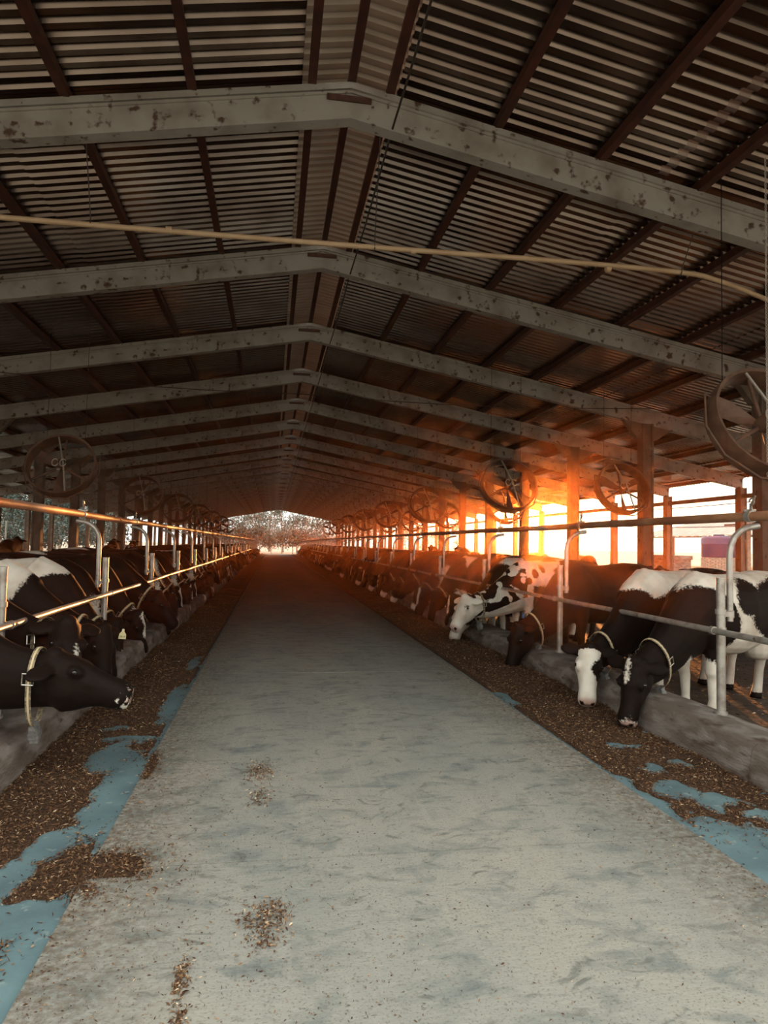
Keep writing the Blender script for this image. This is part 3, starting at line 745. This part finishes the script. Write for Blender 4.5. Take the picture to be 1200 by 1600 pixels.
# cows resting or standing in the stalls behind
REST = [('lie1', 8.2, 12.2, 100, 'black rounded cow resting in the stalls behind the white-shouldered cow'), ('g5', 9.6, 19.5, 262, 'white and black cow standing in the stalls under the sun'),
        ('g1', 7.4, 19.0, 80, 'black-headed patchy cow standing in the stalls beside the sun'), ('lie0', 9.8, 24.0, 80, 'cow lying in the stalls beneath the bright gap'), ('g5', 10.4, 27.0, 100, 'patched cow standing far back under the sun'),
        ('s0', 7.4, 25.5, 90, 'pale-backed cow standing behind the sunny feeding row'), ('s1', 8.0, 33, 85, 'dark cow farther along the sunny stalls'), ('lie1', 11.2, 18.0, 60, 'cow lying near the outer posts by the violet tank'),
        ('s1', -6.6, 15.2, 110, 'dark cow standing behind the orange-lit barrier with raised head'), ('s1', -7.0, 19.5, 85, 'dark cow with its back to the trees behind the orange-lit barrier'), ('lie1', -6.4, 24, 90, 'cow lying farther back behind the orange-lit barrier'),
        ('s1', -6.2, 28, 95, 'dark standing cow deep in the stalls on the tree side'), ('s0', -6.6, 34, 95, 'patched standing cow deep in the stalls on the tree side')]
for k, x, y, d, lab in REST: cow(k, x, y, d, lab.replace('left of', 'beside'), 'cows in the stalls', full=False)

# ------------------------------------------------------------------ stall dividers
dv = MB(); dv.tube([(0, 0, 0), (0, 0, 1.15)], .035, 8)
dv.tube([(0, 0, 1.05), (1.2, 0, 1.05), (1.45, 0, .98), (1.55, 0, .8), (1.45, 0, .6), (1.2, 0, .52), (.3, 0, .5), (0, 0, .5)], .028, 8)
dvm = dv.mesh('stall_divider', M['pipe'], True)
for s, x in ((1, 7.7), (-1, -6.2)):
    nm = 'sunny' if s > 0 else 'tree'
    for i in range(12):
        o = link('stall_divider', dvm, None, (x, 7.5 + i * 2.4, 0), (0, 0, 0 if s > 0 else math.pi))
        tag(o, f'{ORD[i]} bent pipe stall divider from the camera behind the {nm} side row', 'divider', f'stall dividers on the {nm} side')
    mb = MB(); mb.tube([(x, 5.5, 1.18), (x, 38, 1.18)], .03, 8); o = part('stall_rail', mb, M['rust'], None, True)
    for yy in np.arange(6, 38, 4): pass
    tag(o, f'long pipe rail over the stall dividers on the {nm} side', 'rail')

# ------------------------------------------------------------------ fans
def fan_meshes():
    d = {}; n = 48
    mb = MB(); rings = []
    for j in range(n + 1):
        a = 2 * math.pi * j / n; ca, sa = math.cos(a), math.sin(a)
        rings.append([Vector((r * ca, y, r * sa)) for r, y in ((.60, -.13), (.635, -.14), (.64, -.10), (.62, .12), (.60, .13), (.59, .10), (.585, -.05))])
    mb.loft(rings, False); d['shroud'] = mb.mesh('shroud', M['fan'], True)
    mb = MB(); pts = [(.70 * math.cos(a), .0, .70 * math.sin(a)) for a in [R(q) for q in (150, 185, 215, 250, 285, 320, 350, 380)]]
    mb.tube(pts, .013, 6); mb.tube([pts[0], (.6 * math.cos(R(150)), 0, .6 * math.sin(R(150)))], .012, 6); mb.tube([pts[-1], (.6 * math.cos(R(20)), 0, .6 * math.sin(R(20)))], .012, 6)
    d['bracket'] = mb.mesh('bracket', M['fan'])
    mb = MB()
    mb.tube([(-.12, -.10, .60), (.06, -.16, 0.0), (.16, -.10, -.58)], .016, 6)
    d['strut'] = mb.mesh('strut', M['fan_metal'])
    mb = MB()
    for q in (90, 210, 330): mb.tube([(.0, .02, 0), (.6 * math.cos(R(q)), .02, .6 * math.sin(R(q)))], .022, 6)
    d['spider'] = mb.mesh('spider', M['fan'])
    mb = MB(); mb.tube([(0, -.16, 0), (0, -.14, 0), (0, .04, 0), (0, .06, 0)], [.07, .09, .09, .06], 14); d['motor'] = mb.mesh('motor', M['fan'], True)
    mb = MB()
    for sx in (-.07, .07):
        q = [(sx + .055 * math.cos(a), -.20, -.02 + .075 * math.sin(a)) for a in np.linspace(.6, 6.0, 14)]; mb.tube(q, .010, 6)
    mb.box((-.02, -.21, -.19), (.035, -.20, -.15)); d['hook'] = mb.mesh('lifting_hook', M['fan_metal'])
    mb = MB()
    for k in range(3):
        a0 = R(30 + 120 * k); u = Vector((math.cos(a0), 0, math.sin(a0))); v = Vector((-math.sin(a0), 0, math.cos(a0))); yv = Vector((0, 1, 0)); rr = []
        for r, w_, tw in ((.08, .05, .9), (.25, .08, .7), (.42, .10, .55), (.55, .09, .45)):
            ax = v * math.cos(tw) + yv * math.sin(tw); nn = u.cross(ax)
            rr.append([u * r - ax * w_ + yv * .06, u * r + nn * .008 + yv * .06, u * r + ax * w_ + yv * .06, u * r - nn * .008 + yv * .06])
        mb.loft(rr)
    d['blades'] = mb.mesh('blade', M['fan'])
    return d
FM = fan_meshes()
def chain_mesh(z0, z1):
    mb = MB(); z = z0; k = 0
    while z < z1:
        q = [((.010 * math.cos(a)) if k % 2 else 0, 0 if k % 2 else .010 * math.cos(a), z + .02 + .019 * math.sin(a)) for a in np.linspace(0, 2 * math.pi, 7)]
        mb.tube(q, .0035, 4, False); z += .030; k += 1
    return mb.mesh('chain', M['fan_metal'])
def fan(x, y, z, label, group, near=False):
    f = tag(empty('barn_fan', (x, y, z)), label, 'fan', group)
    h = empty('drum', (0, 0, 0)); h.parent = f; bpy.data.objects.remove(h)
    rot = (R(-22), 0, 0)
    for nm, k in (('shroud', 'shroud'), ('bracket', 'bracket'), ('strut', 'strut'), ('motor', 'motor'), ('spider', 'spider'), ('lifting_hook', 'hook'), ('blade', 'blades')):
        link(nm, FM[k], f, (0, 0, 0), rot)
    top = rz(x) + .40 - z
    if near: link('chain', chain_mesh(-.62, top), f, (-.17, -.26, 0))
    mb = MB()
    for q_ in (-.35, .35): mb.tube([(q_, .2, .48), (q_, .2, rz(x + q_) + SHEET + .01 - z)], .005, 5); part('hanger', mb, M['wire'], f)
    return f
for i in range(8): fan(5.18, 6.45 + 8 * i, 3.02, f'{ORD[i]} large ring fan from the camera above the sunny feeding row', 'ring fans above the sunny feeding row', near=i == 0)
for i in range(5): fan(8.0, 14.6 + 8 * i, 3.05, f'{ORD[i]} ring fan from the camera over the sunny stalls', 'ring fans over the sunny stalls')
for i in range(7): fan(-4.01, 13.67 + 8 * i, 3.02, f'{ORD[i]} dim ring fan from the camera above the orange-lit barrier', 'ring fans above the orange-lit barrier')

# ------------------------------------------------------------------ overhead pipe, cables
def hang_pipe():
    o = tag(empty('overhead_pipe', (0, 7.45, 0)), 'tan plastic water pipe slung across under the roof', 'pipe')
    P = [(-8.5, 0, 5.02), (-5.5, 0, 4.99), (-2.84, 0, 4.98), (.85, 0, 5.02), (3.2, 0, 5.06), (4.85, 0, 5.06), (5.35, 0, 5.0), (5.95, 0, 4.84), (7.2, 0, 4.45), (7.9, 0, 4.2)]
    mb = MB(); mb.tube(catmull(P, 4), .030, 10); part('pipe', mb, M['pvc'], o, True)
    mb = MB()
    for x in (-3.9, -1.2, 1.5, 3.9): mb.tube([(x - .03, 0, 5.01 + .012 * (x > 0)), (x + .03, 0, 5.01 + .012 * (x > 0))], .036, 10)
    part('pipe_joint', mb, M['pvc'], o, True)
    for x in (-6.5, -2.0, 1.05, 4.85):
        mb = MB(); zz = 5.0 if x < 2 else 5.05; mb.tube([(x, -.005, zz), (x, -.30, rz(x) + .05)], .006, 5); mb.tube([(x, -.04, zz + .01), (x, 0, zz - .036), (x, .035, zz + .01), (x, -.03, zz + .03)], .006, 5); part('hanger_wire', mb, M['wire'], o)
hang_pipe()
mb = MB(); pts = []
for k in range(0, 60):
    yy = Y0 + k * 1.0; pts.append((1.16 - .001 * k, yy, 6.14 - .05 * math.sin(math.pi * ((yy - Y0) % 4) / 4)))
mb.tube(pts, .012, 6); tag(part('power_cable', mb, M['wire'], None, True), 'thin black cable sagging from frame to frame along the ridge', 'cable')
mb = MB(); mb.tube([(-7.3 + 16.1 * t, 14.2 + .5 * t, 5.0 - .5 * math.sin(math.pi * t) + .35 * (1 - abs(2 * t - 1))) for t in np.linspace(0, 1, 24)], .009, 5)
tag(part('guy_wire', mb, M['wire'], None, True), 'thin wire strung across between the inner columns under the third frame', 'wire')

# ------------------------------------------------------------------ feed, litter
BARE = {-1: [(-.86, 2.5, .17, .85), (-1.10, 3.20, .30, .15), (-1.22, 3.58, .09, .22), (-1.13, 3.95, .10, .20), (-.97, 4.75, .13, .78), (-1.14, 5.45, .16, .32), (-1.12, 5.92, .20, .10), (-1.33, 6.25, .15, .09), (-.95, 7.2, .10, .8), (-1.45, 2.3, .25, .5), (-1.0, 9.4, .07, .5)],
        1: [(2.62, 2.9, .42, .90), (3.10, 2.6, .40, .95), (3.06, 3.87, .10, .09), (2.78, 4.33, .15, .13), (2.93, 4.12, .13, .10), (2.86, 4.75, .10, .11), (3.14, 4.84, .08, .11), (2.96, 5.35, .14, .09), (2.49, 4.2, .06, .55), (2.56, 7.1, .06, .35)]}
SPILL = [(-.80, 3.58, .26, .24), (-.86, 5.1, .10, .4)]
def feed_height(x, y, side):
    """silage depth above the lane; negative = bare lane"""
    d = (x - RDR) / (KR0 - RDR) if side > 0 else (RDL - x) / (RDL - KL0)
    n1 = noise.noise(Vector((x * 1.6, y * 1.1, 3 * side))); n2 = noise.noise(Vector((x * 5.5, y * 4.5, 7 * side))); n3 = noise.noise(Vector((x * 14, y * 12, 5 * side)))
    far = min(1, max(0, (y - 4.6) / 3.))
    h = .020 + .022 * n1 + .012 * n2 + .010 * n3 + far * (.02 + .06 * math.exp(-((d - .62) / .34) ** 2) * (.8 + n1))
    xx, yy = x + .05 * n2 + .03 * n3, y + .14 * n2 + .06 * n3
    for cx, cy, rx_, ry_ in BARE[side]:
        q = math.hypot((xx - cx) / rx_, (yy - cy) / ry_)
        if q < 1.6: h = min(h, (q - 1) * .05)
    if d < .06:
        e = (d - .06) * .22
        if side < 0:
            for cx, cy, rx_, ry_ in SPILL: e = max(e, (1 - math.hypot((xx - cx) / rx_, (yy - cy) / ry_)) * .02)
        h = min(h, e + .006 * n2 + .004 * n3)
    return h
def tone_mesh(name, V, F, tone, material):
    me = bpy.data.meshes.new(name); me.vertices.add(len(V)); me.vertices.foreach_set('co', V.astype(np.float32).ravel())
    k = F.shape[1]; me.loops.add(F.size); me.loops.foreach_set('vertex_index', F.astype(np.int32).ravel())
    me.polygons.add(len(F)); me.polygons.foreach_set('loop_start', np.arange(0, F.size, k, dtype=np.int32))
    me.update(calc_edges=True); me.validate()
    a = me.attributes.new('tone', 'FLOAT', 'POINT'); a.data.foreach_set('value', tone.astype(np.float32)); me.materials.append(material); return me
def chips(pts, lmin, lmax, wmin, wmax, tone_shift=0., flat=.35):
    """small bent flakes: two triangles folded along the middle"""
    n = len(pts); P = np.array(pts); L_ = nrg.uniform(lmin, lmax, n); W_ = nrg.uniform(wmin, wmax, n)
    yaw = nrg.uniform(0, 2 * np.pi, n); el = nrg.normal(0, flat, n)
    ax = np.stack([np.cos(yaw) * np.cos(el), np.sin(yaw) * np.cos(el), np.sin(el)], 1); sd = np.stack([-np.sin(yaw), np.cos(yaw), nrg.normal(0, .3, n)], 1)
    up = np.array([0, 0, 1.]) * (W_ * .5)[:, None]
    a = P - ax * L_[:, None] / 2; b = P + ax * L_[:, None] / 2
    V = np.stack([a - up * .2, P - sd * W_[:, None] / 2 - up * .4, b - up * .2, P + sd * W_[:, None] / 2 + up], 1).reshape(-1, 3)
    i = np.arange(n)[:, None] * 4
    F = np.concatenate([i + np.array([[0, 1, 3]]), i + np.array([[1, 2, 3]])], 0)
    t = np.clip(nrg.beta(1.6, 2.6, n) + tone_shift, 0, 1); t = np.repeat(t, 4)
    return V, F, t
for side, (xa, xb), lab in ((1, (RDR - .30, KR0 + .02), 'brown chopped silage spread before the cows under the sun'), (-1, (KL0 - .02, RDL + .52), 'brown chopped silage spread below the orange-lit barrier')):
    ys = [1.2]; 
    while ys[-1] < YE - 1: ys.append(ys[-1] + .022 * max(1, ys[-1] / 4) ** 1.4)
    xs = np.linspace(xa, xb, 46); V = []; H = {}
    idx = {}; F = []
    for j, y in enumerate(ys):
        for i, x in enumerate(xs):
            h = feed_height(x, y, side); H[j, i] = h; idx[j, i] = len(V)
            base = .004 if (RDR < x if side > 0 else x < RDL) else .027
            V.append((x, y, base - .006 + max(-.012, h) * (1.0) + .012 * max(0, min(1, h * 40)) * noise.noise(Vector((x * 18, y * 18, 1)))))
    for j in range(len(ys) - 1):
        for i in range(len(xs) - 1):
            q = [(j, i), (j, i + 1), (j + 1, i + 1), (j + 1, i)]
            if max(H[c] for c in q) > -.004: F.append([idx[c] for c in q])
    F = np.array(F); V = np.array(V)
    me = tone_mesh('silage', V, F, np.full(len(V), .3), M['heap']); me.shade_smooth()
    root = tag(link('silage', me), lab, 'feed', kind='stuff')
    pts = []
    tries = 0
    while len(pts) < 85000 and tries < 700000:
        tries += 1
        y = 1.3 + 22 * rng.random() ** 2.4; x = rng.uniform(xa, xb); h = feed_height(x, y, side)
        if h > 0 or rng.random() < math.exp(h * 130) * .35:
            base = .006 if (RDR < x if side > 0 else x < RDL) else .029
            pts.append((x, y, base + max(0, h) + rng.uniform(0, .008)))
    V, F, t = chips(pts, .008, .036, .0022, .0065, .03)
    o = link('silage_flakes', tone_mesh('silage_flakes', V, F, t, M['chips']), root); o['kind'] = 'stuff'
# crumbs on the alley slab: a few small spills and thin scatter
pts = []
for cx, cy, rx_, ry_, n in ((-.05, 4.95, .10, .22, 420), (-.03, 4.45, .07, .14, 220), (.02, 3.05, .10, .13, 520), (-.0, 2.86, .06, .08, 120), (-.29, 2.66, .03, .15, 220), (-.27, 2.45, .03, .06, 90)):
    for _ in range(n): pts.append((cx + rng.gauss(0, rx_ * .55), cy + rng.gauss(0, ry_ * .55), .028 + rng.uniform(0, .006)))
V, F, t = chips(pts, .010, .028, .003, .007, .1)
tag(link('spilled_silage', tone_mesh('spilled_silage', V, F, t, M['chips'])), 'small spills of chopped silage on the bare concrete alley', 'feed', kind='stuff')
pts = []
while len(pts) < 17000:
    x = rng.uniform(RDL, RDR); y = 1.6 + 20 * rng.random() ** 2
    e = abs(x - .8) / 1.65
    if rng.random() < .12 + .9 * e ** 5 + (.25 if x < .6 else 0) * (1 if y < 5 else .4): pts.append((x, y, .027 + rng.uniform(0, .003)))
V, F, t = chips(pts, .004, .020, .0016, .0045, .02, .2)
tag(link('litter', tone_mesh('litter', V, F, t, M['chips'])), 'thin litter of straw crumbs scattered over the concrete alley', 'litter', kind='stuff')
pts = []
while len(pts) < 14000:
    x = rng.choice([rng.uniform(KR1 + .05, 9), rng.uniform(-7, KL1 - .05)]); y = 3 + 24 * rng.random() ** 1.5; pts.append((x, y, .03 + rng.uniform(0, .02)))
V, F, t = chips(pts, .02, .07, .006, .02, .12, .3)
tag(link('bedding_straw', tone_mesh('bedding_straw', V, F, t, M['chips'])), 'straw bits trodden into the dark floor under the cows', 'straw', kind='stuff')

# ------------------------------------------------------------------ trees
def tree_meshes(seed, h, spread, leaf, n_leaf, n_br, trunk_r):
    q = random.Random(seed); tb = MB(); tips = []
    lean = Vector((q.uniform(-.06, .06), q.uniform(-.06, .06), 1))
    trunk = [Vector((0, 0, -.1)) + Vector((lean.x * z + .15 * math.sin(z * .9 + seed), lean.y * z, z)) for z in np.linspace(0, h * .85, 9)]
    tb.tube(trunk, [trunk_r * (1 - .8 * i / 8) for i in range(9)], 8)
    for k in range(n_br):
        i = q.randint(2, 8); b = trunk[i]; a = q.uniform(0, 6.28); l = spread * q.uniform(.5, 1.) * (1.15 - i / 10)
        e = b + Vector((math.cos(a) * l, math.sin(a) * l, q.uniform(.3, 1.0) * l)); m_ = b.lerp(e, .5) + Vector((0, 0, -.12 * l))
        tb.tube([b, m_, e], [trunk_r * .38, trunk_r * .25, trunk_r * .1], 6); tips += [e, m_.lerp(e, .5), m_.lerp(e, .8)]
    tips += [trunk[-1], trunk[-1] + Vector((0, 0, h * .1)), trunk[-2]]
    C = np.array([tips[q.randrange(len(tips))] for _ in range(n_leaf)]); nr = np.random.default_rng(seed)
    P = C + nr.normal(0, 1, (n_leaf, 3)) * np.array([spread * .22, spread * .22, spread * .20])
    P[:, 2] = np.maximum(P[:, 2], .3)
    V, F, t = chips([tuple(p) for p in P], leaf * .7, leaf * 1.5, leaf * .35, leaf * .7, 0, .9)
    return tb.mesh('trunk', M['bark'], True), V, F, nr.uniform(0, 1, n_leaf).repeat(4)
TV = []
for sd, h, sp, lf, nl, nb, tr in ((1, 11, 3.2, .30, 2600, 14, .26), (2, 13, 2.8, .30, 2400, 12, .22), (3, 9, 3.6, .30, 2600, 16, .2), (4, 7, 3.4, .22, 5200, 18, .16), (5, 8, 3.0, .20, 5200, 16, .14), (6, 2.6, 1.7, .18, 1800, 10, .05)):
    TV.append(tree_meshes(sd, h, sp, lf, nl, nb, tr))
TL = {}
def tree(v, x, y, leafm, label, group, sc=1., rzv=0.):
    o = tag(empty('tree' if v < 5 else 'bush', (x, y, -.06), rzv), label, 'tree' if v < 5 else 'bush', group); o.scale = (sc,) * 3
    tb, V, F, t = TV[v]; link('trunk', tb, o)
    if (v, leafm) not in TL: TL[v, leafm] = tone_mesh('foliage', V, F, t, M[leafm])
    f = link('foliage', TL[v, leafm], o); f['kind'] = 'stuff'
q = random.Random(21)
for i in range(15):
    az = R(-7.5 + 1.15 * i); d = q.uniform(107, 126)
    tree(i % 3, d * math.sin(az) + .7, d * math.cos(az), 'leaf_a', f'{ORD[i]} pale-trunked tree from the orange-lit side, beyond the far gable', 'trees beyond the far gable', q.uniform(.75, 1.1), q.uniform(0, 6))
for i in range(12):
    az = R(-5 + .9 * i); d = q.uniform(102, 106)
    tree(5, d * math.sin(az) + .7, d * math.cos(az), 'leaf_a', f'{ORD[i]} low grey-green bush from the orange-lit side, under the far trees', 'bushes beyond the far gable', q.uniform(.9, 1.6), q.uniform(0, 6))
for i in range(24):
    y = 14 + i * 4.4; x = -23 - q.uniform(0, 7)
    tree(3 + i % 2, x, y, 'leaf_b', f'{ORD[i]} dark teal tree along the open side behind the orange-lit barrier', 'trees along the open side', q.uniform(1.0, 1.4), q.uniform(0, 6))
for i in range(14):
    y = 18 + i * 5.2; x = -18.5 - q.uniform(0, 2.5)
    tree(5, x, y, 'leaf_b', f'{ORD[i]} teal bush from the camera below the trees behind the orange-lit barrier', 'bushes along the open side', q.uniform(.9, 1.4), q.uniform(0, 6))
for i in range(5):
    az = R(11.2 + 1.1 * i); d = q.uniform(120, 140)
    tree(i % 3, d * math.sin(az), d * math.cos(az), 'leaf_a', f'{ORD[i]} hazy tree seen between columns beneath the sun side fans', 'trees beyond the sunny yard', q.uniform(.45, .6), q.uniform(0, 6))

# ------------------------------------------------------------------ yard on the sunny side: tank, shed, second barn
tk = tag(empty('water_tank', (24, 33.4, 0)), 'violet blue plastic water tank on a brick base', 'tank')
mb = MB(); mb.tube([(0, 0, 1.30), (0, 0, 1.34), (0, 0, 2.0), (0, 0, 2.01), (0, 0, 2.05), (0, 0, 2.06), (0, 0, 2.28), (0, 0, 2.42), (0, 0, 2.47)], [.86, .88, .89, .91, .91, .90, .91, .80, .35], 32); part('tank_body', mb, M['tank'], tk, True)
mb = MB(); mb.tube([(0, 0, 2.45), (0, 0, 2.54)], .30, 20); part('tank_lid', mb, M['tank'], tk)
base = empty('tank_base'); base.parent = tk
bb = MB(); bb.box((-.5, -.245, -.11), (.5, .245, .11)); 
brick_me = MB(); brick_me.box((-.115, -.05, -.032), (.115, .05, .032)); brick_me = brick_me.mesh('brick', M['brick'])
mb = MB()
for zc in range(17):
    for j in range(20):
        a = 2 * math.pi * (j + .5 * (zc % 2)) / 20; mt = Matrix.Translation((.84 * math.cos(a), .84 * math.sin(a), .04 + zc * .075)) @ Matrix.Rotation(a + math.pi / 2, 4, 'Z'); mb.box((-.125, -.05, -.032), (.125, .05, .032), mt)
mb.tube([(0, 0, 0), (0, 0, 1.30)], .83, 20)
bpy.data.objects.remove(base)
tag(part('brick_base', mb, M['brick'], tk), kind='stuff')
sh = tag(empty('shed', (27.0, 31.5, 0)), 'small open shed with brown roof edge behind the violet tank', 'shed')
for x, y in ((-1.2, -1.2), (1.6, -1.2), (-1.2, 2), (1.6, 2)): mb = MB(); mb.box((x - .14, y - .14, -.06), (x + .14, y + .14, 3.1)); part('pillar', mb, M['brick'], sh)
mb = MB(); mb.prism([(-2, 0, 3.05), (2.6, 0, 3.45), (2.6, 0, 3.55), (-2, 0, 3.15)], (0, -2, 0), (0, 2.8, 0)); part('roof', mb, M['darkwood'], sh)
mb = MB(); mb.box((-1.3, -1.25, 2.9), (1.7, -1.1, 3.06)); part('lintel', mb, M['darkwood'], sh)
bn = tag(empty('open_barn', (40, 46, 0)), 'pale-roofed open barn across the sunny yard', 'building')
mb = MB(); n = 60
for i in range(n):
    y = -14 + 36 * i / n; yy = y + 36 / n
    mb.prism([(-1, 0, 3.0), (7, 0, 5.0), (7, 0, 5.06), (-1, 0, 3.06)], (0, y, .02 * (i % 2)), (0, yy, .02 * (i % 2)))
part('roof', mb, M['barnroof'], bn)
mb = MB(); mb.prism([(7, 0, 5.0), (15, 0, 3.0), (15, 0, 3.06), (7, 0, 5.06)], (0, -14, 0), (0, 22, 0)); part('roof', mb, M['barnroof'], bn)
for i in range(7):
    for x in (-.8, 14.8): mb = MB(); mb.box((x - .12, -13.6 + i * 5.8, -.06), (x + .12, -13.4 + i * 5.8, 3.05)); part('post', mb, M['column'], bn)
mb = MB(); mb.box((-.9, -14, 2.86), (-.7, 22, 3.0)); part('eave_beam', mb, M['column'], bn)
tr = tag(empty('water_trough', (17.2, 27.5, 0)), 'pale concrete water trough outside the sunny posts', 'trough')
mb = MB(); mb.box((-.4, -1.2, -.05), (.4, 1.2, 1.25)); mb.box((-.45, -1.25, 1.25), (-.35, 1.25, 1.42)); mb.box((.35, -1.25, 1.25), (.45, 1.25, 1.42)); mb.box((-.35, -1.25, 1.25), (.35, -1.15, 1.42)); mb.box((-.35, 1.15, 1.25), (.35, 1.25, 1.42)); part('basin', mb, M['kerb'], tr)
for i, (za, zb) in enumerate(((4.0, 4.3), (3.2, 3.4))):
    mb = MB(); mb.tube([(19 + 2 * i, 12 + 34 * t, za + (zb - za) * t - .5 * math.sin(math.pi * t)) for t in np.linspace(0, 1, 16)], .02, 5)
    tag(part('power_line', mb, M['wire'], None), ('upper' if i == 0 else 'lower') + ' sagging dark power line across the sunny yard', 'cable')
# slim gate posts standing at the tree-side outer bays
lad = MB(); 
for sx in (-.07, .07): lad.tube([(0, sx, 0), (0, sx, 2.6)], .022, 6)
for z in np.arange(.3, 2.6, .45): lad.tube([(0, -.07, z), (0, .07, z)], .015, 6)
ladm = lad.mesh('lattice_post', M['white'])
for i in range(9):
    o = link('lattice_post', ladm, None, (-14.3, 15.5 + 4 * i, -.06)); tag(o, f'{ORD[i]} slim pale lattice post from the camera before the teal trees', 'post', 'lattice posts on the tree side')

# ------------------------------------------------------------------ haze volume added to imitate orange lens glare and lift the darks
hz = bpy.data.materials.new('glare haze'); hz.use_nodes = True; n = hz.node_tree; n.nodes.clear()
oo = n.nodes.new('ShaderNodeOutputMaterial'); ad = n.nodes.new('ShaderNodeAddShader')
for i, (c_, d_, g_) in enumerate((((1.0, .45, .16), .0011, .93), ((1.0, .33, .12), .0012, .55))):     # tight glow round the sun, wide warm lift
    v_ = n.nodes.new('ShaderNodeVolumeScatter'); v_.inputs['Color'].default_value = (*c_, 1); v_.inputs['Density'].default_value = d_; v_.inputs['Anisotropy'].default_value = g_; n.links.new(v_.outputs[0], ad.inputs[i])
n.links.new(ad.outputs[0], oo.inputs['Volume'])
mb = MB(); poly = [(COL_, 0, .0), (COR, 0, 0), (COR, 0, rz(COR) + .3), (RX, 0, RZ + .3), (COL_, 0, rz(COL_) + .3)]
mb.prism(poly, (0, Y0, 0), (0, YE, 0))
hb = bmesh.new(); hme = mb.mesh('haze', hz); hb.from_mesh(hme); bmesh.ops.recalc_face_normals(hb, faces=hb.faces); hb.to_mesh(hme); hb.free()
tag(link('haze', hme), 'added warm haze inside the barn standing in for lens glare', 'haze', kind='stuff')
